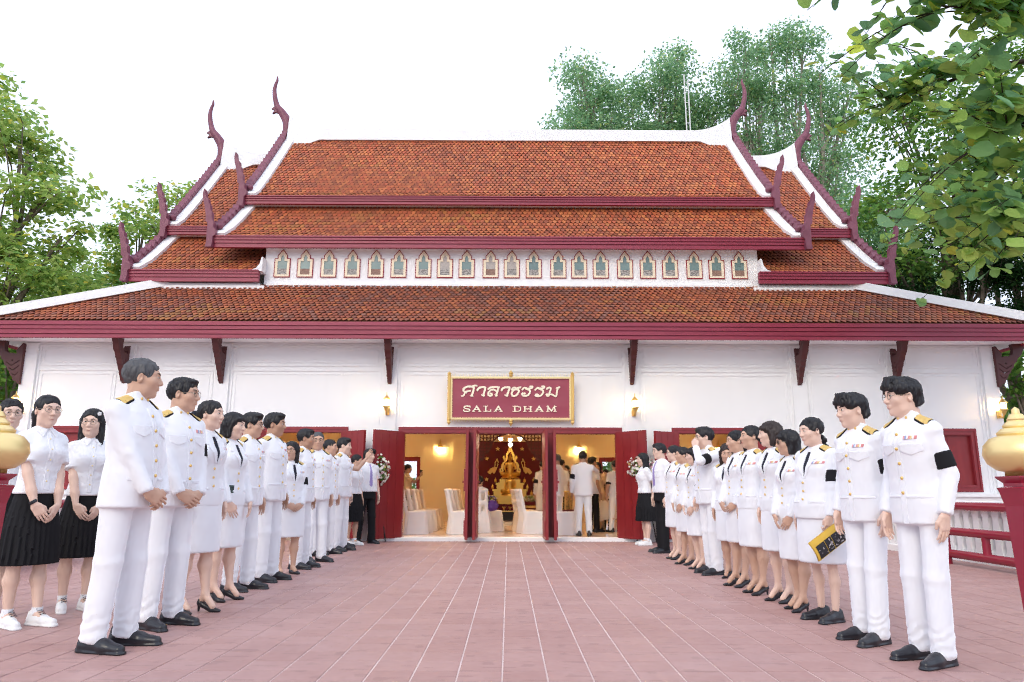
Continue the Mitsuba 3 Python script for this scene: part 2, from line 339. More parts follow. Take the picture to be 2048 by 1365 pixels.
# ---------------------------------------------------------------- roofs
def prof_at(pr, t):
    pr = np.array(pr, float); seg = np.r_[0, np.cumsum(np.linalg.norm(np.diff(pr, axis=0), axis=1))]
    s = np.clip(t, 0, 1) * seg[-1]
    return np.stack([np.interp(s, seg, pr[:, 0]), np.interp(s, seg, pr[:, 1])], -1), seg[-1]
TONES = np.array([[.36, .085, .026], [.42, .10, .030], [.30, .068, .024], [.46, .14, .042], [.24, .055, .022], [.39, .075, .026], [.34, .10, .035]])
OLD = np.array([[.20, .052, .028], [.24, .06, .028], [.15, .045, .03], [.28, .08, .032], [.13, .045, .034], [.2, .05, .03], [.17, .068, .052]])
def tiles(pr, xl, xr, expo=.165, w=.125, age=0.3, seed=1):
    """rows of pointed clay tiles on the slope over x from xl(t) to xr(t)"""
    r = np.random.default_rng(seed); mb = MB()
    _, L = prof_at(pr, 0.0); n = int(round(L / expo)); e = L / n
    vs, fs, cs, base = [], [], [], 0
    F = np.array([[0, 1, 4], [1, 2, 4], [2, 3, 4], [5, 8, 7], [5, 7, 6]])
    F = np.array([[0, 4, 1], [4, 2, 1], [4, 3, 2], [4, 9, 3], [9, 8, 3], [3, 8, 2], [8, 7, 2], [4, 0, 5], [4, 5, 9], [2, 7, 1], [7, 6, 1]])
    for i in range(n):
        t0 = i / n
        (y0, z0), _ = prof_at(pr, t0); (y1, z1), _ = prof_at(pr, min(1, t0 + 1.0 / n))
        d = np.array([y1 - y0, z1 - z0]); d /= np.linalg.norm(d); nn = np.array([-d[1], d[0]])
        a, b = xl(t0), xr(t0)
        xs = np.arange(math.floor(a / w) + (.5 if i % 2 else 0), b / w + .51) * w
        xs = xs[(xs > a - .02) & (xs < b + .02)]
        for x in xs:
            jx, jn, ro = r.normal(0, .004), abs(r.normal(0, .005)), r.normal(0, .02)
            hw = w / 2 - .0065
            # (across, up the slope, above the slope)
            P = np.array([[-hw, e * 1.25, .004], [hw, e * 1.25, .004], [hw, .065, .017 + jn], [0, -.028, .026 + jn], [-hw, .065, .017 + jn]])
            P[:, 0] += ro * (P[:, 1]); Q = P - [0, 0, .011]
            P = np.vstack([P, Q])
            V = np.stack([x + jx + P[:, 0], y0 + P[:, 1] * d[0] + P[:, 2] * nn[0], z0 + P[:, 1] * d[1] + P[:, 2] * nn[1]], 1)
            patch = meshkit.fbm(np.array([x * .55, y0 * 1.1, seed * 3.1]), 3)
            g = np.clip(age + (patch - .5) * (.7 if age < .6 else 1.0), 0, 1)
            c = TONES[r.integers(7)] * (1 - g) + OLD[r.integers(7)] * g
            c = (c * 1.04 + np.array([.022, .014, .009])) * (0.96 + .14 * r.random())
            if meshkit.fbm(np.array([x * .9 + 50, y0 * 2.4, seed * 7.7]), 2) > .66 and r.random() < .5: c = c * .65 + np.array([.34, .18, .04]) * .35
            vs.append(V); fs.append(F + base); base += 10; cs.append(np.repeat(c[None], 10, 0))
    return mb.raw(np.vstack(vs), np.vstack(fs), (1, 1, 1)), np.vstack(cs)
def tile_part(parent, *a, single=0, **k):
    mb, c = tiles(*a, **k); mb.c = [c]
    if single:
        V, Fc = mb.v[0], mb.f[0]; nt = len(V) // 10; ctr = V.reshape(nt, 10, 3).mean(1)
        near = np.argsort(np.linalg.norm(ctr - CAM, axis=1) + 1e3 * (np.abs(ctr[:, 0]) > 9.5))[:single]; F1 = Fc[:11]
        for i in near:
            kk = num(parent + '__roof_tile'); scene[kk] = mikit.ply((V[10 * i:10 * i + 10], F1), 'roof_tile', color=c[10 * i:10 * i + 10])
        keep = np.setdiff1d(np.arange(nt), near); n2 = len(keep)
        mb = MB().raw(V.reshape(nt, 10, 3)[keep].reshape(-1, 3), (F1[None] + 10 * np.arange(n2)[:, None, None]).reshape(-1, 3)); mb.c = [c.reshape(nt, 10, 3)[keep].reshape(-1, 3)]
    return put('roof_tiles', mb, 'roof_tile', color=True, parent=parent, kind='stuff')
def sheet(pr, xl, xr, dz=-.02, mirror=None):
    t = np.linspace(0, 1, 12); p, _ = prof_at(pr, t)
    y = p[:, 0] if mirror is None else 2 * mirror - p[:, 0]
    v = np.vstack([np.stack([[xl(q) for q in t], y, p[:, 1] + dz], 1), np.stack([[xr(q) for q in t], y, p[:, 1] + dz], 1)])
    i = np.arange(11); return (v, np.stack([i, i + 12, i + 13, i + 1], 1))
def fascia(parent, x0, x1, y, z0, z1, m='maroon_paint', steps=(0.0, .35, .62, .86)):
    h = z1 - z0; mb = MB(); lv = list(steps) + [1.0]
    for k in range(len(steps)):
        d = .025 * k
        mb.box(x0, x1, y - .03 - d, y + .05, z0 + lv[k] * h + (.006 if k else 0), z0 + lv[k + 1] * h)
    return put('fascia', mb, m, parent=parent)
def band(pr, xo, xi, up=.10, down=.06, name='verge', parent=None, m='ridge_plaster', n=22):
    """a strip along the slope between x = xo(t) and xi(t), 'up' proud of it"""
    t = np.linspace(0, 1, n); p, _ = prof_at(pr, t)
    d = np.gradient(p, axis=0); d /= np.linalg.norm(d, axis=1, keepdims=True); nn = np.stack([-d[:, 1], d[:, 0]], 1)
    hi, lo = p + nn * up, p - nn * down
    X0, X1 = np.array([xo(q) for q in t]), np.array([xi(q) for q in t])
    R = [np.stack([X0, lo[:, 0], lo[:, 1]], 1), np.stack([X0, hi[:, 0], hi[:, 1]], 1), np.stack([X1, hi[:, 0], hi[:, 1]], 1), np.stack([X1, lo[:, 0], lo[:, 1]], 1)]
    v = np.vstack(R); i = np.arange(n - 1); f = []
    for a, b in ((0, 1), (1, 2), (2, 3), (3, 0)):
        f.append(np.stack([a * n + i, a * n + i + 1, b * n + i + 1, b * n + i], 1))
    f.append(np.array([[0, n, 2 * n, 3 * n], [n - 1, 4 * n - 1, 3 * n - 1, 2 * n - 1]]))
    return put(name, (v, np.vstack(f)), m, parent=parent)
def bargeboard(pr, xo, parent, n_teeth, s):
    """maroon board outside the verge, with a row of leaf shaped teeth"""
    k = band(pr, lambda q: xo(q) + s * .125, lambda q: xo(q) + s * .004, up=.13, down=.16, name='bargeboard', parent=parent, m='faded_maroon')
    mb = MB(); tt = (np.arange(n_teeth) + .5) / n_teeth; _, L = prof_at(pr, 0.0)
    hw = .5 * L / n_teeth
    for q in tt:
        (p0,), _ = prof_at(pr, np.array([q])); (p1,), _ = prof_at(pr, np.array([min(1, q + .01)]))
        (pm,), _ = prof_at(pr, np.array([q - .01]))
        d = (p1 - pm) / np.linalg.norm(p1 - pm); nn = np.array([-d[1], d[0]])
        out = [(-hw * .95, .12), (hw * .95, .12), (hw * .97, .235), (hw * .75, .215), (-hw * .95, .175)]
        x = xo(q); m = MB()
        va = np.array([[x - s * .004, *(p0 + d * a + nn * b)] for a, b in out] + [[x + s * .135, *(p0 + d * a + nn * b)] for a, b in out])
        kk = len(out); f = [[0, i, i + 1] for i in range(1, kk - 1)] + [[kk, kk + i + 1, kk + i] for i in range(1, kk - 1)]
        f += [x for i in range(kk) for x in ([i, (i + 1) % kk, kk + (i + 1) % kk], [i, kk + (i + 1) % kk, kk + i])]
        mb.raw(va, f)
    return mb
def slab_yz(x0, x1, y0, z0, y1, z1, t=.03):
    return (np.array([[x, y, z + k] for x in (x0, x1) for y, z in ((y0, z0), (y1, z1)) for k in (0, t)]), BOXF)
def roof_piece(name, tier1, tier2, ex1, ex2, ridge_x, zr, x_in, age, seed, s_teeth, label=None):
    """one telescoped double roof; ex1/ex2 = half lengths at eave and top of each tier"""
    R = part(name, sheet(tier2, lambda q: -ex2(q), lambda q: ex2(q)), 'roof_under')
    RR = lambda nm, mesh, m, **k: put(nm, mesh, m, parent=R, **k)
    for ti, (pr, ex) in enumerate(((tier1, ex1), (tier2, ex2))):
        if ti == 0:
            spans = [(-1, x_in), (1, x_in)] if x_in else [(0, 0)]
        else: spans = [(0, 0)] if name == 'upper_roof' else [(-1, 5.0), (1, 5.0)]
        for s, xi in spans:
            if s == 0: xl, xr = (lambda q: -ex(q) + .2), (lambda q: ex(q) - .2)
            elif s < 0: xl, xr = (lambda q: -ex(q) + .2), (lambda q, xi=xi: -xi)
            else: xl, xr = (lambda q, xi=xi: xi), (lambda q: ex(q) - .2)
            tile_part(R, pr, xl, xr, age=age + (.12 if ti == 0 else 0), seed=seed + ti * 5 + (2 if s > 0 else 0), w=.108, expo=.142)
            RR('roof_deck', sheet(pr, xl, xr), 'roof_under')
            y, z = pr[0]
            fascia(R, xl(0) - (.2 if s <= 0 else .1 if ti == 0 else 0), xr(0) + (.2 if s >= 0 else .1 if ti == 0 else 0), y, z - .26 + (.07 if ti else 0), z - .005)
        RR('rear_slope', sheet(pr, lambda q: -ex(q), lambda q: ex(q), mirror=19.0), 'dark_wood')
        for s in (-1, 1):
            xo, xi = (lambda q: s * ex(q)), (lambda q: s * (ex(q) - .235))
            band(pr, xo, xi, parent=R, up=.085)
            RR('gable_teeth', bargeboard(pr, xo, R, s_teeth[ti], s), 'faded_maroon')
            # flame shaped hook at the foot of the gable edge
            y, z = pr[0]; x = s * (ex(0) + .06)
            pts = [(.0, -.26), (.0, -.1), (-.035, .1), (-.05, .3), (-.062, .37), (-.105, .40), (-.12, .55), (-.16, .8), (-.195, 1.0), (-.198, 1.12), (-.165, 1.25), (-.16, 1.13), (-.145, 1.02), (-.105, 1.0), (-.10, .88), (-.066, .84), (-.06, .7), (-.022, .64), (-.01, .46), (.04, .38), (.05, .24), (.12, .16), (.13, .05), (.085, .0), (.10, -.12), (.10, -.26)]
            pl = sg.Polygon([(x - s * (a * (1.08 - .05 * b) - .03 + .05 * math.sin(b * 2.6)), z - .04 + b * .90) for a, b in pts]).buffer(.016).buffer(-.003)
            RR('gable_hook', extr(pl, y - .14, y - .0), 'faded_maroon')
            RR('hook_curl', lathe([(0, -.07), (.06, -.05), (.08, 0), (.06, .05), (0, .07)], 10, (s * (ex(0) - .06), y + .10, z + .28)), 'faded_maroon', smooth=True)
        if ti == 0 and x_in: RR('soffit', bx(-ex(0) + .05, -x_in, pr[0][0] + .06, pr[0][0] + .6, pr[0][1] - .18, pr[0][1] - .16), 'soffit_white'); RR('soffit', bx(x_in, ex(0) - .05, pr[0][0] + .06, pr[0][0] + .6, pr[0][1] - .18, pr[0][1] - .16), 'soffit_white')
        else: RR('soffit', slab_yz(-ex(0) + .02, ex(0) - .02, pr[0][0] + .05, pr[0][1] - .26, pr[0][0] + .26, pr[0][1] - .17) if ti == 0 and not x_in else bx(-ex(0) + .05, ex(0) - .05, pr[0][0] + .06, pr[0][0] + .6, pr[0][1] - .18, pr[0][1] - .16), 'soffit_white')
    # white ridge that sweeps up to the finials
    xs = np.r_[np.linspace(-ridge_x, -ridge_x + 1.1, 12), np.linspace(-ridge_x + 1.2, ridge_x - 1.2, 14), np.linspace(ridge_x - 1.1, ridge_x, 12)]
    u = np.clip((np.abs(xs) - (ridge_x - 1.1)) / 1.1, 0, 1)
    top = zr + .26 + .40 * u ** 2.2; bot = zr - .10 - .34 * np.clip(u * 1.6 - .25, 0, 1)
    for s in (1,):
        v = np.vstack([np.stack([xs, 0 * xs + 18.82 - .12 * u, bot], 1), np.stack([xs, 0 * xs + 18.86, top], 1), np.stack([xs, 0 * xs + 19.14, top], 1), np.stack([xs, 0 * xs + 19.18, bot], 1)])
        n = len(xs); i = np.arange(n - 1)
        f = np.vstack([np.stack([a * n + i, a * n + i + 1, b * n + i + 1, b * n + i], 1) for a, b in ((0, 1), (1, 2), (2, 3), (3, 0))] + [np.array([[0, n, 2 * n, 3 * n], [n - 1, 4 * n - 1, 3 * n - 1, 2 * n - 1]])])
        RR('ridge', (v, f), 'lime_white')
    for s in (-1, 1):
        cl = spline([(0, .0), (.035, .3), (-.01, .62), (-.16, .92), (-.30, 1.14), (-.385, 1.45), (-.425, 1.78), (-.40, 2.02), (-.365, 2.16), (-.375, 2.32)], 34)
        rad = np.interp(np.linspace(0, 1, 34), [0, .12, .28, .42, .5, .75, .92, 1], [.12, .135, .125, .095, .075, .048, .033, .012])
        cx, cz = s * (ridge_x + .11), zr + .06
        mb = tube(np.stack([cx - s * -1 * cl[:, 0] * -1, 0 * cl[:, 0] + 19.0, cz + cl[:, 1] * .83], 1), rad, 10)
        beak = sg.Polygon([(cx + s * a, cz + b * .83) for a, b in ((.16, .86), (.34, .92), (.43, .88), (.36, 1.0), (.46, 1.05), (.36, 1.16), (.28, 1.1))])
        mb.add((np.vstack(extr(beak, 18.96, 19.04).v), np.vstack(extr(beak, 18.96, 19.04).f)))
        RR('horn_finial', mb, 'faded_maroon', smooth=40)
        # gable wall
        g = [(2 * 19 - pr_[0], pr_[1] - .1) for pr_ in tier1] + [(2 * 19 - pr_[0], pr_[1] - .1) for pr_ in tier2]
        pg = sg.Polygon([(tier2[0][0] + .3, 5.3)] + [(a + .3, b - .12) for a, b in tier2[:-1]] + [(19, tier2[-1][1] - .2)] + [(37.7 - a, b - .12) for a, b in tier2[:-1][::-1]] + [(37.7 - tier2[0][0], 5.3)])
        m = extr(pg, 0, .1); v = np.vstack(m.v); x = s * (ex2(0) - .35)
        RR('gable_wall', (np.stack([x + v[:, 1], v[:, 0], v[:, 2]], 1), np.vstack(m.f)[:, ::-1]), 'white_plaster')
    return R
def lin(a, b): return lambda q: a + (b - a) * q
T1 = [(15.5, 6.6), (15.85, 6.88), (16.2, 7.26), (16.68, 7.84)]
T2 = [(16.42, 7.96), (16.75, 8.2), (17.3, 8.80), (18.1, 9.74), (19.0, 10.84)]
dn = lambda pr, d: [(a, b - d) for a, b in pr]
roof_piece('upper_roof', T1, T2, lin(6.68, 6.42), lin(6.42, 6.33), 6.3, 10.82, None, .18, 3, (9, 17))
roof_piece('lower_gable_roof', dn(T1, .80), dn(T2, .79), lin(8.5, 8.22), lin(8.22, 8.12), 8.1, 10.05, 5.70, .38, 33, (9, 17))
# clerestory wall between the roofs
part('clerestory_wall', bx(-5.57, 5.69, 15.75, 16.7, 5.3, 6.52), 'lime_white')
for s, x in ((-1, -5.57), (1, 5.69)):
    c = [(-.03, 0), (-.03, .34), (.0, .32), (.03, .17), (.11, .07), (.25, .02), (.25, 0)]
    part('roof_fillet', extr(sg.Polygon([(x + s * a, 5.78 + b) for a, b in c]), 15.47, 15.74), 'white_plaster')
WX = [566.5, 612, 658.7, 705.7, 752.7, 797.9, 847, 889.8, 933, 980.7, 1022.8, 1066.6, 1115.5, 1157, 1200, 1248.4, 1294, 1338.4, 1386.7, 1431, 1476.7]
WX = [(x - 1018) * 0.01146 for x in WX]
out_ = [(-.168, 0), (.168, 0), (.168, .42), (.10, .42), (.10, .50), (.005, .63), (-.10, .50), (-.10, .42), (-.168, .42)]
inn_ = [(-.108, .05), (.108, .05), (.108, .37), (.042, .37), (.042, .46), (0, .53), (-.042, .46), (-.042, .37), (-.108, .37)]
for i, wx in enumerate(WX):
    po, pi_ = sg.Polygon([(wx + a, 5.731 + b) for a, b in out_]), sg.Polygon([(wx + a, 5.731 + b) for a, b in inn_])
    w = part('clerestory_window', extr(po.difference(pi_), 15.725, 15.749), 'cream_paint')
    put('outline', extr(po.buffer(.013, join_style=2).difference(po.buffer(-.002)), 15.718, 15.7485), 'line_red', parent=w)
    dusty = i in (7, 9, 10)
    put('pane', extr(pi_.intersection(rect(wx - 1, wx + 1, 5.931, 7)), 15.740, 15.7475), 'pane_dust' if dusty else 'pane_teal', parent=w)
    put('screen', extr(pi_.intersection(rect(wx - 1, wx + 1, 5, 5.927)), 15.738, 15.7475), 'mesh_brown' if i in (1, 4, 9, 19, 20) else 'mesh_grey', parent=w)
    if not dusty: put('rail', bx(wx - .107, wx + .107, 15.736, 15.742, 5.921, 5.939), 'pane_teal', parent=w)
for a in range(0, 21, 3):
    x0, x1 = WX[a] - .28, WX[a + 2] + .28
    mb = MB().box(x0, x1, 15.735, 15.7495, 6.385, 6.398)
    part('clerestory_panel', mb, 'white_plaster')
# lower skirt roof
SK = [(14.25, 4.345), (15.73, 5.525)]
ske = lambda q: 10.78 + (7.75 - 10.78) * q
R = part('skirt_roof', sheet(SK, lambda q: -ske(q), ske), 'roof_under')
tile_part(R, SK, lambda q: -ske(q) + .06, lambda q: ske(q) - .06, age=.82, seed=90, single=300, w=.116, expo=.122)
put('rear_slope', sheet(SK, lambda q: -ske(q), ske, mirror=19.0), 'dark_wood', parent=R)
for s in (-1, 1):
    v = [[s * 10.78, 14.25, 4.33], [s * 10.78, 23.75, 4.33], [s * 7.75, 22.27, 5.51], [s * 7.75, 15.73, 5.51]]
    put('side_slope', (v, [[0, 1, 2, 3]]), 'dark_wood', parent=R)
    # white hip ridge
    a, b = np.array([s * 10.85, 14.2, 4.36]), np.array([s * 7.7, 15.72, 5.545])
    d = (b - a) / np.linalg.norm(b - a); sd = np.cross(d, [0, 0, 1]); sd /= np.linalg.norm(sd); u = np.cross(sd, d)
    v = [p + sd * i * .13 + u * j for p in (a, b) for i, j in ((-1, -.06), (1, -.06), (.8, .13), (-.8, .13))]
    put('hip_ridge', (v, [[0, 1, 2, 3], [7, 6, 5, 4], [0, 4, 5, 1], [1, 5, 6, 2], [2, 6, 7, 3], [3, 7, 4, 0]]), 'ridge_plaster', parent=R)
    put('roof_ridge', MB().box(min(s * 5.5, s * 7.8), max(s * 5.5, s * 7.8), 15.56, 16.5, 5.2, 5.47).box(min(s * 5.62, s * 7.75), max(s * 5.62, s * 7.75), 15.60, 16.5, 5.47, 5.53), 'ridge_plaster', parent=R)
    put('side_fascia', bx(min(s * 10.74, s * 10.86), max(s * 10.74, s * 10.86), 14.31, 23.75, 3.99, 4.33), 'maroon_paint', parent=R)
put('roof_ridge', bx(-5.499, 5.499, 15.69, 15.748, 5.40, 5.56), 'lime_white', parent=R)
fascia(R, -10.9, 10.9, 14.25, 3.985, 4.31, steps=(0.0, .22, .5, .74))
put('soffit', bx(-10.74, 10.74, 14.3, FY + .1, 4.025, 4.06), 'soffit_white', parent=R)
put('soffit', bx(-10.74, -10.2, FY + .1, 23.7, 4.025, 4.06), 'soffit_white', parent=R)
put('soffit', bx(10.25, 10.74, FY + .1, 23.7, 4.025, 4.06), 'soffit_white', parent=R)
# carved brackets under the eave
bk = sg.Polygon([(-.02, 2.9), (-.02, 3.8), (.035, 3.74), (.12, 3.64), (.09, 3.57), (.16, 3.55), (.22, 3.58), (.3, 3.56), (.4, 3.62), (.44, 3.74), (.42, 3.86), (.75, 3.86), (.66, 3.74), (.6, 3.62), (.5, 3.54), (.46, 3.46), (.40, 3.42), (.37, 3.33), (.32, 3.3), (.28, 3.22), (.23, 3.18), (.2, 3.1), (.15, 3.06), (.12, 2.98), (.06, 2.96)]).buffer(.012)
bk = bk.difference(so.unary_union([sg.LineString([(.02, 3.42), (.2, 3.3), (.34, 3.38)]).buffer(.008), sg.LineString([(.02, 3.3), (.15, 3.2), (.26, 3.25)]).buffer(.008), sg.Point(.2, 3.42).buffer(.02), sg.LineString([(.02, 3.16), (.1, 3.08), (.17, 3.12)]).buffer(.007)]))
for x in PIL:
    m = extr(bk, -.05, .05); v = np.vstack(m.v).copy(); v[:, 2] += .22 * (3.86 - v[:, 2]) / .96; v[:, 0] *= .85 if abs(x) > 10 else .74; v[:, 2] += .16 * np.clip((v[:, 2] - 3.1) / .76, 0, 1)
    f = np.vstack(m.f)
    th = v[:, 1] * (.75 + .5 * np.clip((v[:, 2] - 3.1) / .7, 0, 1))
    if abs(x) > 10:
        s = np.sign(x); w = np.stack([x + s * (.13 + v[:, 0]), FY - .06 + th * .8 - .03, v[:, 2]], 1); f = f if s > 0 else f[:, ::-1]
    else: w = np.stack([x + th, FY - .03 - v[:, 0], v[:, 2]], 1)
    part('eave_bracket', (w, f), 'dark_wood')

# ================================================================ SIGN
SIGN = thing('sign_board', 'maroon sign board in a gold frame with cream lettering above the main doorway', 'sign')
zx = lambda a: -1.249 + (a - 53) * .001352
zz = lambda b: 3.273 - (b - 114) * .001357
def spart(n, m, mt, smooth=False, **k): return put(n, m, mt, smooth, parent=SIGN, **k)
TILT = lambda mb: (np.vstack(mb.v) + np.array([0, -.1, 0]) * np.clip((np.vstack(mb.v)[:, 2:] - 2.35) / .9, -.2, 1.3), np.vstack(mb.f))
SY = 14.78
spart('panel', TILT(bx(zx(110), zx(1905), SY - .03, SY + .03, zz(740), zz(130))), 'sign_red')
fr = rect(zx(88), zx(1925), zz(757), zz(115)).difference(rect(zx(120), zx(1893), zz(728), zz(143)))
spart('frame', TILT(extr(fr, SY - .06, SY + .03)), 'pale_gold')
for a, b in ((72, 62), (1940, 1945)):
    x = zx(a)
    mb = lathe([(0, zz(845)), (.012, zz(825)), (.042, zz(800)), (.03, zz(775)), (.045, zz(755)), (.036, zz(745)), (.036, zz(110)), (.046, zz(95)), (.03, zz(85)), (.042, zz(70)), (.012, zz(45)), (0, zz(30))], 14, (x, SY - .05, 0))
    spart('post', TILT(mb), 'gold_paint', smooth=35)
for zz0, sg_ in ((118, 1), (752, -1)):
    mb = lathe([(.0, 0), (.03, .0), (.045, .03), (.03, .05), (.05, .075), (.02, .11), (0, .15)], 12, (0, 0, 0))
    v = np.vstack(mb.v); v[:, 2] *= sg_; v += [zx(1008), SY - .05, zz(zz0)]
    spart('finial', TILT(MB().raw(v, np.vstack(mb.f)[:, ::sg_])), 'gold_paint', smooth=35)
    m2 = MB()
    for i in range(44):
        x = zx(120 + i * 41)
        if abs(x - zx(1008)) < .07: continue
        lathe([(.0, 0), (.018, .005), (.006, .045), (.012, .055), (0, .075)] if sg_ > 0 else [(0, -.05), (.012, -.03), (.02, 0)], 6, (x, SY - .03, zz(zz0)), mb=m2)
    m2.box(zx(110), zx(1905), SY - .045, SY - .02, zz(zz0) - .004, zz(zz0) + .008)
    spart('cresting', TILT(m2), 'letter_cream' if sg_ > 0 else 'pale_gold', kind='stuff')
TH = [
 [([(262, 404), (288, 398), (318, 352), (345, 334), (392, 326)], 20), ([(330, 352), (300, 335), (284, 312), (318, 276), (372, 262), (425, 268), (446, 284), (432, 345), (412, 400)], 24), ([(395, 402), (432, 404)], 14), ([(405, 268), (440, 250), (488, 250)], 18)],
 [([(500, 318), (512, 296), (552, 274), (600, 272), (618, 284), (604, 340), (590, 398)], 24), ([(562, 384), (585, 400), (606, 400)], 14)],
 [([(664, 300), (700, 276), (770, 268), (826, 273)], 22), ([(818, 278), (800, 340), (784, 398)], 24), ([(795, 340), (745, 306), (700, 318), (664, 358), (668, 392), (700, 402), (724, 386), (712, 366), (690, 372)], 20), ([(762, 384), (800, 400)], 12)],
 [([(866, 316), (880, 292), (920, 274), (968, 272), (988, 282), (966, 345), (946, 400)], 24), ([(918, 386), (942, 402), (962, 400)], 14)],
 [([(1020, 306), (1048, 276), (1098, 286), (1154, 270)], 20), ([(1050, 312), (1022, 352), (1026, 392), (1062, 404), (1104, 378), (1130, 326), (1108, 304), (1050, 310)], 22)],
 [([(1178, 308), (1212, 278), (1266, 290), (1322, 282), (1334, 262), (1296, 258)], 20), ([(1234, 294), (1290, 316), (1296, 348), (1258, 394), (1206, 400), (1176, 380), (1192, 362), (1222, 366)], 22)],
 [([(1378, 308), (1412, 278), (1466, 290), (1510, 278), (1514, 258), (1478, 260)], 20), ([(1434, 294), (1490, 316), (1496, 348), (1458, 396), (1406, 404), (1378, 392), (1394, 380), (1420, 382)], 22)],
 [([(1552, 296), (1580, 276), (1612, 284), (1600, 330), (1584, 376), (1546, 376), (1568, 402), (1604, 374), (1640, 384), (1692, 404), (1706, 340), (1722, 276), (1744, 270)], 20), ([(1695, 280), (1744, 270)], 14)]]
LAT = [
 [([(388, 578), (384, 556), (350, 556), (308, 560), (302, 578), (320, 590), (366, 600), (386, 614), (372, 632), (320, 634), (296, 630), (294, 606)], 15)],
 [([(440, 632), (492, 558), (540, 632)], 17), ([(462, 608), (522, 608)], 11), ([(420, 633), (466, 633)], 9), ([(510, 633), (560, 633)], 9)],
 [([(628, 556), (628, 632)], 19), ([(596, 557), (662, 557)], 9), ([(594, 633), (704, 633), (704, 606)], 10)],
 [([(768, 632), (820, 558), (866, 632)], 17), ([(790, 608), (850, 608)], 11), ([(748, 633), (794, 633)], 9), ([(838, 633), (886, 633)], 9)],
 [([(1068, 556), (1068, 632)], 19), ([(1038, 557), (1110, 557), (1150, 572), (1158, 596), (1148, 620), (1110, 633), (1036, 633)], 12)],
 [([(1218, 556), (1218, 632)], 18), ([(1306, 556), (1306, 632)], 18), ([(1218, 594), (1306, 594)], 11), ([(1194, 557), (1246, 557)], 9), ([(1280, 557), (1332, 557)], 9), ([(1192, 634), (1246, 634)], 9), ([(1280, 634), (1332, 634)], 9)],
 [([(1384, 632), (1436, 558), (1486, 632)], 17), ([(1408, 608), (1468, 608)], 11), ([(1364, 633), (1410, 633)], 9), ([(1456, 633), (1506, 633)], 9)],
 [([(1566, 632), (1570, 558), (1620, 626), (1668, 558), (1676, 632)], 16), ([(1540, 633), (1592, 633)], 9), ([(1650, 633), (1702, 633)], 9), ([(1544, 557), (1580, 557)], 9), ([(1660, 557), (1700, 557)], 9)]]
for grp, nm in ((TH, 'thai_letter'), (LAT, 'letter')):
    for st in grp:
        out = []
        for pts, w in st:
            p = spline(pts, 5 * len(pts)) if nm == 'thai_letter' or len(pts) > 5 and nm == 'letter' and pts[0][0] in (388,) else pts
            out.append(([(zx(a), zz(b)) for a, b in p], w * .001352 * (1.25 if nm == 'thai_letter' else 1.15)))
        spart(nm, TILT(extr(strokes(out, .02, nm == 'thai_letter'), SY - .052, SY - .031)), 'letter_cream')

# ================================================================ LANTERNS ON THE WALL
scene['lamp_glow'] = {'type': 'diffuse', 'reflectance': rgb(.8, .75, .6)}
def emit(key, mesh, col): 
    k = put(key[1], mesh, 'lamp_glow', True, parent=key[0]); scene[k]['emitter'] = {'type': 'area', 'radiance': rgb(*col)}; return k
LN = ['leftmost', 'left of the main doorway', 'right of the main doorway', 'rightmost']
for (x, yy, zc), lb in zip(((-10.06, 14.66, 2.72), (-2.5, 14.68, 2.72), (2.58, 14.68, 2.71), (10.13, 14.66, 2.69)), ('far left corner of the white wall', 'white wall left of the maroon sign', 'white wall right of the maroon sign', 'far right corner of the white wall')):
    L = thing('wall_lantern', 'lit gold lantern on the ' + lb, 'lantern', 'lanterns on the white wall')
    P_ = lambda n, m, mt='gold', sm=30: put(n, m, mt, sm, parent=L)
    P_('cap', lathe([(.085, .085), (.075, .1), (.05, .125), (.03, .15), (.012, .165), (.008, .2), (.01, .21), (0, .235)], 8, (x, yy, zc)))
    for a in range(6):
        t = a * math.pi / 3; P_('bar', tube([(x + .062 * math.cos(t), yy + .062 * math.sin(t), zc - .055), (x + .07 * math.cos(t), yy + .07 * math.sin(t), zc + .09)], .005, 5))
    P_('bowl', lathe([(0, -.17), (.02, -.165), (.03, -.14), (.05, -.11), (.055, -.09), (.085, -.065), (.08, -.055), (0, -.055)], 8, (x, yy, zc)))
    P_('arm', tube(spline([(x, yy, zc - .13), (x, yy + .06, zc - .22), (x, yy + .13, zc - .17), (x, 14.84, zc - .12)], 10), .018, 7))
    P_('wall_plate', lathe([(0, 0), (.06, 0), (.05, .03), (0, .035)], 12, (0, 0, 0)), 'gold') if False else P_('wall_plate', bx(x - .04, x + .04, 14.80, 14.848, zc - .22, zc - .06))
    emit((L, 'bulb'), lathe([(0, -.05), (.035, -.035), (.045, 0), (.04, .05), (0, .075)], 10, (x, yy, zc)), (26, 19, 9.5))
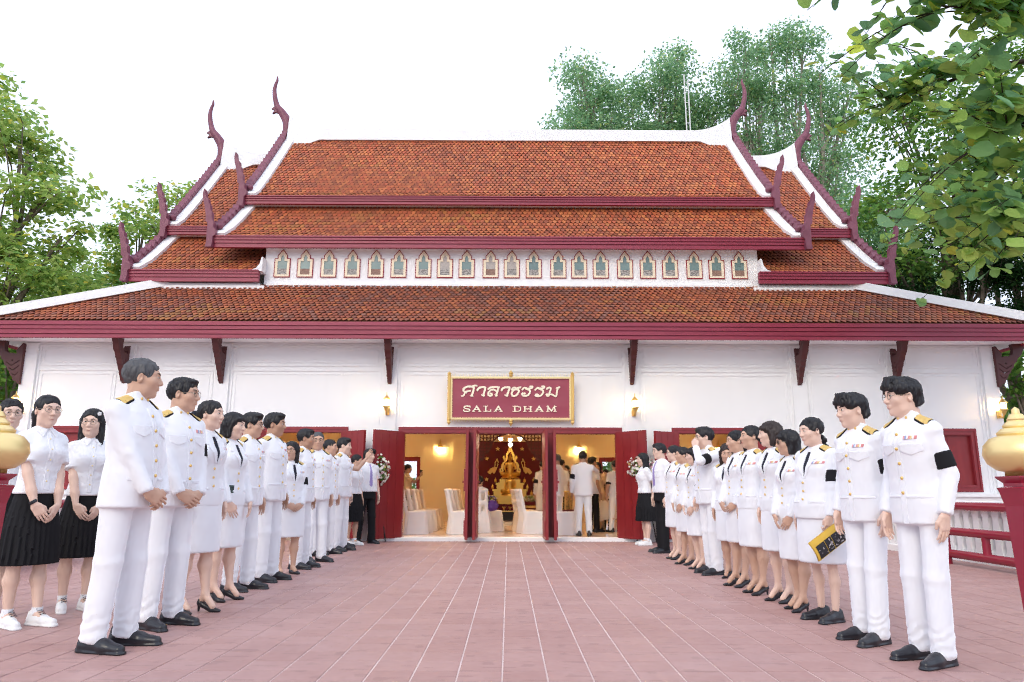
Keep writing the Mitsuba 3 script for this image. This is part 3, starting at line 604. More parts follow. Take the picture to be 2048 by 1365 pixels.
# ================================================================ PEOPLE
class Field:
    """a signed distance field on a grid, built by smooth unions"""
    def __init__(s, lo, hi, res):
        s.lo, s.res = np.array(lo, float), res
        s.n = np.ceil((np.array(hi) - s.lo) / res).astype(int) + 1
        s.d = np.full(s.n, 0.3, np.float32)
        s.ax = [(s.lo[k] + np.arange(s.n[k]) * res).astype(np.float32) for k in range(3)]
    def copy(s):
        o = object.__new__(Field); o.__dict__.update(s.__dict__); o.d = s.d.copy(); return o
    def sub(s, lo, hi):
        a = [int(np.clip(math.floor((lo[k] - s.lo[k]) / s.res), 0, s.n[k])) for k in range(3)]
        b = [int(np.clip(math.ceil((hi[k] - s.lo[k]) / s.res) + 1, 0, s.n[k])) for k in range(3)]
        sl = tuple(slice(a[k], b[k]) for k in range(3))
        return sl, s.ax[0][sl[0]][:, None, None], s.ax[1][sl[1]][None, :, None], s.ax[2][sl[2]][None, None, :]
    def mix(s, sl, v, k, op='add'):
        d = s.d[sl]
        if op == 'add':
            if k <= 0: s.d[sl] = np.minimum(d, v)
            else:
                h = np.maximum(k - np.abs(d - v), 0) / k; s.d[sl] = np.minimum(d, v) - h * h * k * .25
        else:
            v = -v if op == 'cut' else v
            h = np.maximum(k - np.abs(d - v), 0) / max(k, 1e-6); s.d[sl] = np.maximum(d, v) + h * h * k * .25
    def cone(s, a, b, ra, rb, k=.02, op='add', sq=(1, 1, 1)):
        a, b = np.array(a, float), np.array(b, float); pad = k + 3.2 * s.res + .012
        lo = np.minimum(a - ra, b - rb) - pad; hi = np.maximum(a + ra, b + rb) + pad
        sl, x, y, z = s.sub(lo, hi)
        if 0 in s.d[sl].shape: return s
        ab = b - a; L2 = max(ab @ ab, 1e-9)
        t = np.clip(((x - a[0]) * ab[0] + (y - a[1]) * ab[1] + (z - a[2]) * ab[2]) / L2, 0, 1)
        dx, dy, dz = x - a[0] - t * ab[0], y - a[1] - t * ab[1], z - a[2] - t * ab[2]
        s.mix(sl, np.sqrt((dx / sq[0]) ** 2 + (dy / sq[1]) ** 2 + (dz / sq[2]) ** 2) - (ra + (rb - ra) * t), k, op)
        return s
    def ell(s, c, r, k=.02, op='add', R=None):
        c, r = np.array(c, float), np.array(r, float); m = r.max() if R is not None else r
        pad = k + 3.2 * s.res + .012
        sl, x, y, z = s.sub(c - m - pad, c + m + pad)
        if 0 in s.d[sl].shape: return s
        x, y, z = x - c[0], y - c[1], z - c[2]
        if R is not None: x, y, z = [R[0][i] * x + R[1][i] * y + R[2][i] * z for i in range(3)]
        q = np.sqrt((x / r[0]) ** 2 + (y / r[1]) ** 2 + (z / r[2]) ** 2)
        q2 = np.sqrt((x / r[0] ** 2) ** 2 + (y / r[1] ** 2) ** 2 + (z / r[2] ** 2) ** 2)
        s.mix(sl, q * (q - 1) / np.maximum(q2, 1e-6), k, op)
        return s
    def stack(s, prof, k=.02, e=2.3):
        """upright elliptical column; prof rows: z, half width, half depth, centre x, centre y"""
        p = np.array(prof, float); p = p[np.argsort(p[:, 0])]
        m = max(p[:, 1].max(), p[:, 2].max()) + .08
        sl, x, y, z = s.sub([p[:, 3].min() - m, p[:, 4].min() - m, p[0, 0] - .05], [p[:, 3].max() + m, p[:, 4].max() + m, p[-1, 0] + .05])
        zz = z.ravel(); A, B, CX_, CY_ = [np.interp(zz, p[:, 0], p[:, i]).astype(np.float32)[None, None, :] for i in (1, 2, 3, 4)]
        q = (np.abs((x - CX_) / A) ** e + np.abs((y - CY_) / B) ** e) ** (1 / e)
        v = (q - 1) * np.minimum(A, B)
        v = np.maximum(v, np.maximum(p[0, 0] - z, z - p[-1, 0]))
        s.mix(sl, v.astype(np.float32), k)
        return s
    def plane(s, n, p, k=.0):
        """keeps what lies below the plane"""
        n = np.array(n, float); n /= np.linalg.norm(n)
        v = (n[0] * (s.ax[0] - p[0]))[:, None, None] + (n[1] * (s.ax[1] - p[1]))[None, :, None] + (n[2] * (s.ax[2] - p[2]))[None, None, :]
        s.mix((slice(None),) * 3, v.astype(np.float32), k, 'int'); return s
    def mesh(s): return nets(s.d, s.lo, s.res)
EDG = [(0, 1), (2, 3), (4, 5), (6, 7), (0, 2), (1, 3), (4, 6), (5, 7), (0, 4), (1, 5), (2, 6), (3, 7)]
COR = np.array([[i >> 2 & 1, i >> 1 & 1, i & 1] for i in range(8)])
def nets(d, lo, res):
    """surface nets: (vertices, quads)"""
    d = np.pad(d, 1, constant_values=.3); lo = lo - res
    ins = d < 0; nx, ny, nz = d.shape
    cnt = sum(ins[a:nx - 1 + a, b:ny - 1 + b, c:nz - 1 + c].astype(np.int8) for a, b, c in COR)
    I, J, K = np.nonzero((cnt > 0) & (cnt < 8))
    val = np.stack([d[I + a, J + b, K + c] for a, b, c in COR], 1)
    acc, w = np.zeros((len(I), 3)), np.zeros(len(I))
    for a, b in EDG:
        m = (val[:, a] < 0) != (val[:, b] < 0)
        t = val[:, a] / np.where(m, val[:, a] - val[:, b], 1)
        acc += np.where(m[:, None], COR[a] + t[:, None] * (COR[b] - COR[a]), 0); w += m
    V = lo + res * (np.stack([I, J, K], 1) + acc / w[:, None])
    ix = np.full((nx, ny, nz), -1, np.int32); ix[I, J, K] = np.arange(len(I))
    Q = []
    for ax in range(3):
        u, v = (ax + 1) % 3, (ax + 2) % 3
        a = [slice(None)] * 3; b = [slice(None)] * 3; a[ax], b[ax] = slice(0, -1), slice(1, None)
        P = np.argwhere(ins[tuple(a)] != ins[tuple(b)])
        P = P[(P[:, u] > 0) & (P[:, v] > 0)]
        du, dv = np.eye(3, dtype=int)[u], np.eye(3, dtype=int)[v]
        q = np.stack([ix[tuple((P - x).T)] for x in (0 * du, du, du + dv, dv)], 1)
        flip = ~ins[tuple(P.T)]
        q[flip] = q[flip][:, ::-1]
        Q.append(q[(q >= 0).all(1)])
    return V, np.vstack(Q)
def tri(vf):
    v, f = vf
    f = np.asarray(f)
    return np.asarray(v), np.vstack([f[:, [0, 1, 2]], f[:, [0, 2, 3]]]) if f.shape[1] == 4 else f
def join(ms):
    mb = MB()
    for m in ms: mb.raw(*m)
    return mb.mesh()
def weld(ms):
    """one continuous surface from overlapping closed meshes"""
    ms = [tri(m) for m in ms]
    try:
        out = m3.Manifold()
        for v, f in ms:
            k = m3.Manifold(m3.Mesh(vert_properties=np.ascontiguousarray(v, np.float32), tri_verts=np.ascontiguousarray(f, np.uint32)))
            if k.status() != m3.Error.NoError or k.is_empty(): raise ValueError
            out = k if out.is_empty() else out + k
        g = out.to_mesh(); return np.array(g.vert_properties[:, :3]), np.array(g.tri_verts)
    except Exception:
        return join(ms)
def rotz(a): c, s = math.cos(a), math.sin(a); return np.array([[c, -s, 0], [s, c, 0], [0, 0, 1.0]])
def rotx(a): c, s = math.cos(a), math.sin(a); return np.array([[1.0, 0, 0], [0, c, -s], [0, s, c]])
def roty(a): c, s = math.cos(a), math.sin(a); return np.array([[c, 0, s], [0, 1.0, 0], [-s, 0, c]])

# ---- heads: face along +y, origin in the middle of the head (chin -.112, crown +.112)
def head_field(fem, res):
    F = Field([-.12, -.15, -.22], [.12, .15, .15], res)
    w = .95 if fem else 1.0
    F.ell((0, -.012, .032), (.075 * w, .094, .081), 0)
    F.ell((0, .018, -.035), (.059 * w, .066, .066), .035)
    F.cone((-.034 * w, .012, -.072), (.034 * w, .012, -.072), .026, .026, .03)
    F.cone((0, .052, -.09), (0, .058, -.093), .021, .019, .03)
    for s in (-1, 1):
        F.ell((s * .041 * w, .055, -.018), (.024, .022, .022), .03)
        F.cone((s * .014, .077, .030), (s * .047 * w, .062, .030), .011, .009, .02)
        F.ell((s * .032 * w, .096, .009), (.018, .017, .011), .016, 'cut')
        F.ell((s * .0315 * w, .071, .008), (.0145, .0125, .0125), .004)
        F.ell((s * .077 * w, -.012, -.002), (.009, .017, .030), .008, R=rotz(s * -.35) @ rotx(-.15))
        F.ell((s * .083 * w, -.006, .002), (.006, .009, .016), .004, 'cut')
    F.cone((0, .080, .014), (0, .098, -.024), .009, .0125, .012)
    for s in (-1, 1): F.ell((s * .012, .088, -.029), (.009, .010, .008), .008)
    F.ell((0, .077, -.054), (.022, .013, .010), .012)
    F.ell((0, .0815, -.0525), (.020, .008, .0045), .005)
    F.ell((0, .080, -.0635), (.017, .009, .0055), .005)
    F.ell((0, .092, -.058), (.02, .008, .0013), .003, 'cut')
    F.cone((0, -.022, -.06), (0, -.036, -.20), .050 if fem else .056, .052 if fem else .06, .03)
    return F
HEADS = {}
HS = 1.06
def head_mesh(fem, res):
    if (fem, res) not in HEADS:
        v, f = tri(head_field(fem, res).mesh()); HEADS[fem, res] = (v * HS, f)
    return HEADS[fem, res]
HAIRS = {}
def hair_mesh(style, res):
    if (style, res) in HAIRS: return HAIRS[style, res]
    F = Field([-.2, -.26, -.52], [.2, .17, .22], res)
    g = lambda c, r, k=.02, op='add': F.ell(c, r, k, op)
    if style in ('short', 'grey', 'buzz', 'neat'):
        t = {'short': .008, 'grey': .007, 'buzz': .003, 'neat': .011}[style]
        g((0, -.016, .036), (.076 + t, .095 + t, .082 + t * 1.2), 0)
        if style == 'neat': g((0, .035, .098), (.06, .05, .028), .02); g((.02, .06, .09), (.05, .03, .02), .02)
        if style == 'short': g((0, .045, .092), (.058, .04, .02), .02)
        F.ell((0, .118, -.02), (.11, .085, .090), .012, 'cut')
        F.ell((0, .10, -.10), (.12, .135, .11), .012, 'cut')
        F.plane((0, -.3, -1), (0, -.05, -.045), .012)
        for s in (-1, 1): F.ell((s * .092, .002, -.022), (.036, .040, .046), .006, 'cut'); F.ell((s * .085, .06, -.01), (.03, .03, .04), .006, 'cut')
    elif style == 'swept':
        g((0, -.020, .042), (.083, .102, .092), 0); g((0, .045, .092), (.070, .055, .032), .025)
        for s in (-1, 1): g((s * .062, .035, .05), (.03, .045, .04), .02)
        g((-.035, .088, .06), (.03, .016, .028), .015); g((.02, .092, .066), (.035, .014, .022), .015); g((0, -.075, -.03), (.07, .045, .06), .02)
        F.ell((0, .135, -.03), (.088, .075, .085), .012, 'cut'); F.ell((0, .11, -.1), (.13, .135, .1), .012, 'cut')
        for s in (-1, 1): F.ell((s * .095, .008, -.020), (.04, .040, .046), .006, 'cut'); F.ell((s * .085, .06, -.02), (.03, .03, .045), .006, 'cut')
        F.plane((0, -.55, -1), (0, -.07, -.055), .012)
        q = np.random.default_rng(3)
        for i in range(44):
            a = q.uniform(-1.25, 1.25); b = np.array([math.sin(a) * .05, -.01 + .05 * math.cos(a), .125 - .02 * abs(a)]); e = np.array([math.sin(a + q.normal() * .18) * .088, .012 + .090 * math.cos(a), .070 + q.normal() * .012])
            F.cone(b, (b + e) / 2 + [0, .012 * math.cos(a), .014], .013, .011, .004); F.cone((b + e) / 2 + [0, .012 * math.cos(a), .014], e, .011, .003, .004)
    elif style in ('bob', 'long', 'longer', 'parted'):
        low = {'bob': -.125, 'parted': -.17, 'long': -.26, 'longer': -.40}[style]
        g((0, -.018, .038), (.086, .105, .09), 0)
        F.cone((0, -.045, .0), (0, -.055, low + .05), .088, .080, .03, sq=(1.05, .8, 1))
        for s in (-1, 1): F.cone((s * .07, -.005, .02), (s * .076, .0, max(low, -.2) + .03), .028, .02, .02)
        F.ell((0, .115, -.03), (.064, .105, .098), .012, 'cut'); F.ell((0, .115, -.16), (.062, .13, .12), .012, 'cut')
        F.cone((0, -.01, -.16), (0, .05, -.3), .055, .07, .01, 'cut')
        if style == 'bob': F.cone((-.05, .07, .05), (.05, .07, .058), .018, .02, .015)
    else:   # tied back: bun, pony, braid, low
        g((0, -.016, .036), (.081, .101, .087), 0)
        F.ell((0, .118, -.03), (.085, .092, .096), .012, 'cut'); F.ell((0, .11, -.12), (.13, .13, .11), .012, 'cut')
        for s in (-1, 1): F.ell((s * .092, .004, -.026), (.034, .040, .042), .006, 'cut')
        F.plane((0, -.25, -1), (0, -.05, -.06), .01)
        if style == 'bun': g((0, -.135, -.02), (.05, .042, .05), .012)
        if style == 'topbun': g((0, -.105, .06), (.04, .04, .04), .012)
        if style == 'pony': g((0, -.115, -.012), (.03, .03, .03), .02); F.cone((0, -.145, -.02), (0, -.15, -.14), .045, .02, .02); F.cone((0, -.15, -.1), (0, -.135, -.19), .028, .01, .02)
        if style == 'braid':
            for i in range(11): g((.012 * (-1) ** i, -.105 - .003 * i, -.05 - .026 * i), (.024 - .001 * i, .022, .02), .008)
        if style == 'low': F.cone((0, -.09, -.04), (0, -.11, -.11), .04, .028, .02)
    v, f = tri(F.mesh())
    n = meshkit.fbm(v * [95, 95, 20] + 9, 2, 5) - .5
    c = v - [0, -.01, .02]; c /= np.linalg.norm(c, axis=1, keepdims=True) + 1e-9
    v = v + c * (n * (.017 if res < .008 else .011))[:, None]
    HAIRS[style, res] = (v, f); return v, f
# ---- hands: wrist at the origin, fingers along -z, thumb towards +y, palm towards -x
HANDS = {}
def hand_mesh(curl, res):
    if (curl, res) in HANDS: return HANDS[curl, res]
    F = Field([-.11, -.075, -.21], [.05, .095, .045], res)
    F.cone((0, 0, .008), (0, 0, -.012), .024, .025, .01, sq=(.85, 1.05, 1))
    F.cone((0, .012, -.03), (0, .018, -.085), .027, .022, .02, sq=(.55, 1.1, 1)); F.cone((0, -.012, -.03), (0, -.018, -.08), .025, .021, .02, sq=(.55, 1.1, 1))
    for y, b, L, r in ((.031, -.09, .070, .0088), (.0105, -.095, .080, .0092), (-.0105, -.092, .074, .0088), (-.030, -.084, .058, .0078)):
        p = np.array([0, y, b]); a = .12 + .1 * curl; c = [.25, .45, .25] if curl < .8 else [.9, .9, .5]
        for i, q in enumerate((.45, .32, .25)):
            d = np.array([-math.sin(a), .04 * np.sign(y), -math.cos(a)]); e = p + d * L * q
            F.cone(p, e, r * (1 - .1 * i), r * (.92 - .1 * i), .004); p = e; a += c[i] * (.35 + .75 * curl)
    F.cone((-.004, .024, -.028), (-.014, .047, -.062), .016, .0115, .012); F.cone((-.014, .047, -.062), (-.02, .05 - .012 * curl, -.094), .0108, .0088, .005)
    HANDS[curl, res] = tri(F.mesh()); return HANDS[curl, res]
# ---- shoes: ankle above the origin, toe along +y
SHOES = {}
def shoe_mesh(kind, res):
    if (kind, res) in SHOES: return SHOES[kind, res]
    F = Field([-.075, -.13, -.02], [.075, .24, .19], res)
    if kind == 'pump':
        F.cone((0, .095, .022), (0, .16, .016), .034, .018, .02, sq=(1, 1, .75)); F.cone((0, -.02, .062), (0, .08, .024), .026, .030, .02); F.cone((0, -.052, .082), (0, -.02, .066), .028, .027, .02)
        F.cone((0, -.058, .105), (0, -.058, .08), .02, .026, .01)
        F.cone((0, -.062, .075), (0, -.066, -.004), .017, .0085, .012)
        F.cone((0, -.045, .135), (0, .075, .075), .031, .028, .006, 'cut')
    elif kind == 'flat':
        F.cone((0, -.05, .03), (0, .09, .026), .034, .036, .02); F.cone((0, .09, .026), (0, .165, .02), .036, .024, .02, sq=(1, 1, .8)); F.cone((0, -.055, .05), (0, -.05, .03), .028, .032, .02)
        F.cone((0, -.04, .1), (0, .07, .082), .034, .034, .006, 'cut')
    elif kind == 'sneaker':
        F.cone((0, -.06, .042), (0, .09, .04), .042, .043, .02); F.cone((0, .09, .04), (0, .19, .034), .044, .034, .02); F.cone((0, -.055, .09), (0, -.05, .04), .038, .042, .02); F.cone((0, -.01, .085), (0, .08, .058), .036, .032, .02)
        F.cone((0, -.07, .008), (0, .195, .010), .045, .042, .006, sq=(1.05, 1, .6))
    else:
        F.cone((0, -.055, .036), (0, .09, .034), .037, .040, .02); F.cone((0, .09, .034), (0, .185, .026), .042, .031, .02, sq=(1, 1, .85)); F.cone((0, -.055, .085), (0, -.055, .04), .034, .038, .02); F.cone((0, -.01, .075), (0, .075, .048), .034, .030, .02)
        F.cone((0, -.065, .006), (0, .19, .006), .041, .036, .004, sq=(1.04, 1, .45)); F.cone((0, -.065, .012), (0, -.04, .012), .041, .041, .004)
    F.plane((0, 0, -1), (0, 0, 0), .003)
    SHOES[kind, res] = tri(F.mesh()); return SHOES[kind, res]

def ik(S, W, l1, l2, hint):
    S, W = np.array(S, float), np.array(W, float); d = W - S; L = np.linalg.norm(d)
    if L > (l1 + l2) * .999: W = S + d / L * (l1 + l2) * .999; d = W - S; L = np.linalg.norm(d)
    a = (l1 * l1 - l2 * l2 + L * L) / (2 * L); h = math.sqrt(max(l1 * l1 - a * a, 0))
    u = d / L; p = np.array(hint, float); p -= u * (p @ u); p /= np.linalg.norm(p) + 1e-9
    return S + u * a + p * h, W
def basis(z, x):
    """columns x, y, z of a frame whose -z is the hand's direction"""
    z = -np.array(z, float); z /= np.linalg.norm(z); x = np.array(x, float); x -= z * (x @ z); x /= np.linalg.norm(x)
    return np.stack([x, np.cross(z, x), z], 1)

class Surf:
    """finds the clothing's surface, to lay flat pieces on it"""
    def __init__(s, F): s.F = F
    def front(s, x, z, sgn=1):
        F = s.F; i = np.clip((x - F.lo[0]) / F.res, 0, F.n[0] - 1.001); k = np.clip((z - F.lo[2]) / F.res, 0, F.n[2] - 1.001)
        i0, k0 = i.astype(int), k.astype(int); a, c = (i - i0)[:, None], (k - k0)[:, None]
        D = F.d.transpose(0, 2, 1)
        L = (D[i0, k0] * (1 - a) + D[i0 + 1, k0] * a) * (1 - c) + (D[i0, k0 + 1] * (1 - a) + D[i0 + 1, k0 + 1] * a) * c
        return s.cross(L, F.ax[1], sgn)
    def top(s, x, y):
        F = s.F; i = np.clip((x - F.lo[0]) / F.res, 0, F.n[0] - 1.001); j = np.clip((y - F.lo[1]) / F.res, 0, F.n[1] - 1.001)
        i0, j0 = i.astype(int), j.astype(int); a, c = (i - i0)[:, None], (j - j0)[:, None]
        L = (F.d[i0, j0] * (1 - a) + F.d[i0 + 1, j0] * a) * (1 - c) + (F.d[i0, j0 + 1] * (1 - a) + F.d[i0 + 1, j0 + 1] * a) * c
        return s.cross(L, F.ax[2], 1)
    def cross(s, L, ax, sgn):
        if sgn < 0: L, ax = L[:, ::-1], ax[::-1]
        n = L.shape[1]; ins = L < 0
        last = n - 1 - np.argmax(ins[:, ::-1], 1); ok = ins.any(1) & (last < n - 1); last = np.minimum(last, n - 2)
        r = np.arange(len(L)); t = L[r, last] / (L[r, last] - L[r, last + 1] + 1e-12)
        out = ax[last] + t * (ax[last + 1] - ax[last])
        if not ok.all(): out = np.where(ok, out, np.median(out[ok]) if ok.any() else 0)
        return out
def patch(surf, poly, off=.004, thick=.004, how='front', size=.02, col=None):
    """a thin piece of cloth or metal that follows the surface; poly in (x, z), or (x, y) for 'top'"""
    pl = sg.Polygon(poly)
    v, f = trimesh.creation.triangulate_polygon(pl, engine='earcut')
    v, f = trimesh.remesh.subdivide_to_size(np.c_[v, 0 * v[:, 0]], f, size)
    m = trimesh.Trimesh(v, f); v, f = np.array(m.vertices)[:, :2], np.array(m.faces)
    e = np.sort(m.edges, axis=1); _, ind, c = np.unique(e, axis=0, return_index=True, return_counts=True)
    be = m.edges[ind[c == 1]]
    if how == 'top':
        h = surf.top(v[:, 0], v[:, 1]); up, lo = np.c_[v, h + off + thick], np.c_[v, h + off - .006]
    else:
        sgn = -1 if how == 'back' else 1
        h = surf.front(v[:, 0], v[:, 1], sgn); up, lo = np.c_[v[:, 0], h + sgn * (off + thick), v[:, 1]], np.c_[v[:, 0], h + sgn * (off - .006), v[:, 1]]
    n = len(v)
    side = np.vstack([np.stack([be[:, 0], be[:, 1], be[:, 1] + n], 1), np.stack([be[:, 0], be[:, 1] + n, be[:, 0] + n], 1)])
    return np.vstack([up, lo]), np.vstack([f, f[:, ::-1] + n, side])

def person(label, X, Y, h, heading, fem=False, head=(0, 0), outfit='uniform', hair='short', hairmat='hair_black', skin='skin_tan', arms=('side', 'side'), res=.014,
           wide=1.0, belly=0.0, bands=(), glasses=None, group=None, stance=(0, 0), ribbons=True, z0=0.0, lean=0.0, extra=None, legs='shoe', hem=None, feet=(0.05, 0.0), seated=False, name='person', jkt='cloth_white', bottom=None, cat='person', straps=True):
    """heading: the way the body faces, degrees counter-clockwise from away (+y); head: turn and nod relative to that. Local frame: x right, y forward"""
    s = h / 1.70; key = thing(name, label, cat, group)
    fine = res <= .0125
    Rw = rotz(math.radians(heading))
    def W(v, sc=s):
        v = np.asarray(v, float) * sc
        return v @ Rw.T + [X, Y, z0 - (.42 * s if seated else 0)]
    def pp(nm, mesh, m, sm=True, par=None, **k):
        v, f = tri(mesh) if not isinstance(mesh, MB) else mesh.mesh()
        return put(nm, (W(v), f), m, sm, parent=par or key, **k)
    sw = (.146 if fem else .170) * wide
    heel = .055 if legs == 'pump' else .0
    jr = np.random.default_rng(len(labels) + 17); feet = (feet[0] + jr.normal() * .03, feet[1] + jr.normal() * .03); lean = lean + jr.normal() * .008; head = (head[0] + jr.normal() * 4, head[1] + 1 + jr.normal() * 1.2)
    # joints
    hipw = (.088 if fem else .092) * min(wide, 1.0)
    feetp = [np.array([sd * (.085 if fem else .105) * wide ** .5 + st, fy]) for sd, st, fy in ((-1, -stance[0], feet[0]), (1, stance[1], feet[1]))]
    top = lean  # forward shift of the shoulders
    Ccen = np.array([0, .012 + top * 1.1, 1.588]); Nb = np.array([0, -.03 + top, 1.44])
    Rh = rotz(math.radians(head[0])) @ rotx(math.radians(-head[1]))
    Ch = Nb + Rh @ (Ccen - Nb) * 1.0
    Sh = [np.array([sd * sw, -.015 + top, 1.370]) for sd in (-1, 1)]
    hands, elb, wr, hR, curl = [], [], [], [], []
    for i, sd in enumerate((-1, 1)):
        a = arms[i]
        if a == 'side': Wt, hint, fd, px, cu = (sd * (sw + .058), .035, .87), (sd * .4, -1, 0), (sd * -.06, .12, -1), (sd, 0, 0), .35
        elif a == 'back': Wt, hint, fd, px, cu = (sd * (sw + .02), -.09, .89), (sd * .5, -1, 0), (sd * -.3, -.1, -1), (sd, 0, 0), .5
        elif a == 'clasp': Wt, hint, fd, px, cu = (sd * .105, .165 + .02 * sd + belly, .885), (sd, -.7, -.2), (sd * -.85, .35, -.55), (sd * .55, .8, .1), .75
        elif a == 'claspl': Wt, hint, fd, px, cu = (sd * .09, .175 + .02 * sd + belly, .80), (sd, -.6, -.1), (sd * -.5, .25, -.85), (sd * .7, .7, .1), .6
        elif a == 'front': Wt, hint, fd, px, cu = (sd * .155, .15 + belly, .865), (sd * .6, -1, 0), (sd * -.35, .3, -.9), (sd * .8, .6, 0), .45
        elif a == 'face': Wt, hint, fd, px, cu = (sd * .10, .20, 1.50), (sd * .8, .2, -1), (sd * -.45, -.15, .9), (sd * .7, .7, 0), .9
        elif a == 'point': Wt, hint, fd, px, cu = (sd * .14, .46, 1.43), (sd * .3, 0, -1), (sd * -.1, .9, .35), (sd * 1, 0, .2), .7
        elif a == 'phone': Wt, hint, fd, px, cu = (sd * .12, .36, 1.38), (sd * .5, 0, -1), (sd * -.2, .5, .8), (sd * .6, .7, 0), .9
        elif a == 'hold': Wt, hint, fd, px, cu = (sd * (sw + .05), .12, .86), (sd * .4, -1, 0), (sd * -.1, .3, -1), (sd, 0, 0), .9
        else: Wt, hint, fd, px, cu = a
        E_, W_ = ik(Sh[i], np.array(Wt) + [0, top * .5, 0], .278, .245, hint)
        elb.append(E_); wr.append(W_); curl.append(cu)
        if isinstance(a, str): Wt = np.array(Wt) + jr.normal(size=3) * [.006, .014, .010]
        B = basis(fd, px); hR.append(B)
    hres = .0042 if res <= .0115 else (.006 if fine else .0075)
    # ---------- body: one continuous surface
    short = outfit in ('student', 'studentf', 'civil', 'vest')
    bare = legs in ('pump', 'flat') or outfit == 'studentf'
    br = min(res, .012) if (short or bare) else max(res, .016)
    F = Field([-.5, -.35, -.02], [.5, .75, 1.62], br)
    F.stack([(.86, .13, .085, 0, 0), (1.02, .12, .08, 0, 0), (1.25, .11, .075, 0, top * .8), (1.37, .08, .05, 0, top - .01), (1.42, .05, .045, 0, top - .02)], .02)
    F.cone((0, -.03 + top, 1.41), Nb + Rh @ (np.array([0, -.02, 1.50]) - Nb), .055, .05, .03)
    for i, sd in enumerate((-1, 1)):
        F.cone(Sh[i] - [0, 0, .03], elb[i], .042 * wide, .036, .03); F.cone(elb[i], wr[i] + (elb[i] - wr[i]) * .4, .036, .034, .015); F.cone(wr[i] + (elb[i] - wr[i]) * .45, wr[i], .034, .0235, .015)
        an = np.array([feetp[i][0], feetp[i][1] - .02, .085 + heel]); kn = np.array([sd * .092, .012, .475 + heel * .5]); hp = np.array([sd * hipw, 0, .86])
        if seated: kn, an = np.array([sd * .1, .42, .92]), np.array([sd * .1, .44, .51])
        lw = 1.0 + .5 * (wide - 1)
        tl = 1.0 if bare else .72
        F.cone(hp, kn, .066 * lw * tl, .050 * lw * tl, .03); F.cone(kn, kn * .62 + an * .38 + [0, -.016, 0], .047 * lw * tl, .053 * lw * tl, .03); F.cone(kn * .62 + an * .38 + [0, -.016, 0], an + [0, 0, .02], .052 * lw * tl, .030, .03)
        if bare: F.cone(an, an + [0, -.025, -.045], .03, .026, .02); F.cone(an + [0, .01, -.01], [feetp[i][0], feetp[i][1] + .075, .045], .028, .024, .02)
    ms = [F.mesh()]
    hv, hf = head_mesh(fem, hres); ms.append((hv @ Rh.T + Ch, hf))
    for i, sd in enumerate((-1, 1)):
        v, f = hand_mesh(curl[i], hres); v = v * [sd, 1, 1] if sd > 0 else v * [1, 1, 1]
        # built with the palm towards -x: a right hand hangs with its palm towards the body
        v = v * [1, 1, 1]
        if sd > 0: vv, ff = np.array(hand_mesh(curl[i], hres)[0]), f
        else: vv, ff = np.array(hand_mesh(curl[i], hres)[0]) * [-1, 1, 1], f[:, ::-1]
        Bx = hR[i] if sd > 0 else np.stack([-hR[i][:, 0], -hR[i][:, 1] * -1, hR[i][:, 2]], 1)
        if sd < 0:
            z = hR[i][:, 2]; x = -hR[i][:, 0]; Bx = np.stack([x, np.cross(z, x), z], 1)
        ms.append((vv * (.92 if fem else 1.0) @ Bx.T + wr[i], ff))
    pp('body', weld(ms), skin)
    # ---------- face pieces
    FR = lambda m: (tri(m)[0] * HS @ Rh.T + Ch, tri(m)[1])
    wq = .95 if fem else 1.0
    ico = trimesh.creation.icosphere(2 if fine else 1)
    blob = lambda c, r, R=np.eye(3): FR(((ico.vertices * r) @ R.T + c, ico.faces))
    turn = abs((heading + head[0]) % 360 - 180)
    if True:
        for sd in (-1, 1):
            if fine:
                e = pp('eye', blob((sd * .0315 * wq, .0795, .008), (.0125, .0055, .0052)), 'eye_white')
                pp('iris', blob((sd * .0315 * wq, .0835, .0085), (.0056, .0025, .0050)), 'eye_dark', par=e)
                pp('eyelid', FR(tube(np.array([(sd * (.019 + .006 * t), .0835 + .002 * math.sin(t * 1.57) - .001 * t, .0095 + .0038 * math.sin(t / 4 * 3.14) - .0002 * t) for t in range(5)]) * [wq, 1, 1], .0016, 5).mesh()), hairmat)
            else: pp('eye', blob((sd * .0315 * wq, .081, .008), (.0115, .0045, .0045)), 'eye_dark')
            pp('eyebrow', FR(tube(np.array([(sd * .014, .0895, .0275), (sd * .03, .085, .0335), (sd * .048, .072, .030)]) * [wq, 1, 1], [.0032, .0036, .0018] if not fem else [.0026, .0026, .0014], 5).mesh()), 'hair_black' if hairmat != 'hair_grey' else 'hair_brown')
        pp('lips', weld([blob((0, .0835, -.0528), (.0185, .0068, .0036)), blob((0, .0825, -.0625), (.0155, .0072, .0045))]), 'lip_red' if fem and outfit == 'uniformf' else 'lip_pink')
    hm = pp('hair', FR(hair_mesh(hair, .0065 if fine else .009)), hairmat)
    if glasses:
        gm = 'glass_dark' if glasses == 'dark' else 'glass_frame'
        mb = MB(); a = np.linspace(0, 2 * np.pi, 17)
        for sd in (-1, 1):
            tube(np.stack([sd * .033 + .0235 * np.cos(a), .0935 - .004 * np.abs(np.cos(a)), .006 + .0195 * np.sin(a)], 1), .0017, 5, mb)
            tube([(sd * .0565, .089, .008), (sd * .074, .06, .010), (sd * .081, -.01, .012)], .0016, 5, mb)
        tube([(-.0095, .094, .010), (0, .097, .012), (.0095, .094, .010)], .0016, 5, mb)
        g = pp('glasses', FR(mb.mesh()), gm)
        if glasses == 'sun':
            for sd in (-1, 1): pp('lens', blob((sd * .033, .0925, .006), (.0225, .0025, .0185)), 'eye_dark', par=g)
    # ---------- clothes
    upper = outfit
    hemz = hem or {'uniform': .80, 'uniformf': .84, 'student': .93, 'studentf': .955, 'civil': .86, 'vest': .9, 'seated': .84}[outfit]
    w_, b_ = wide, belly
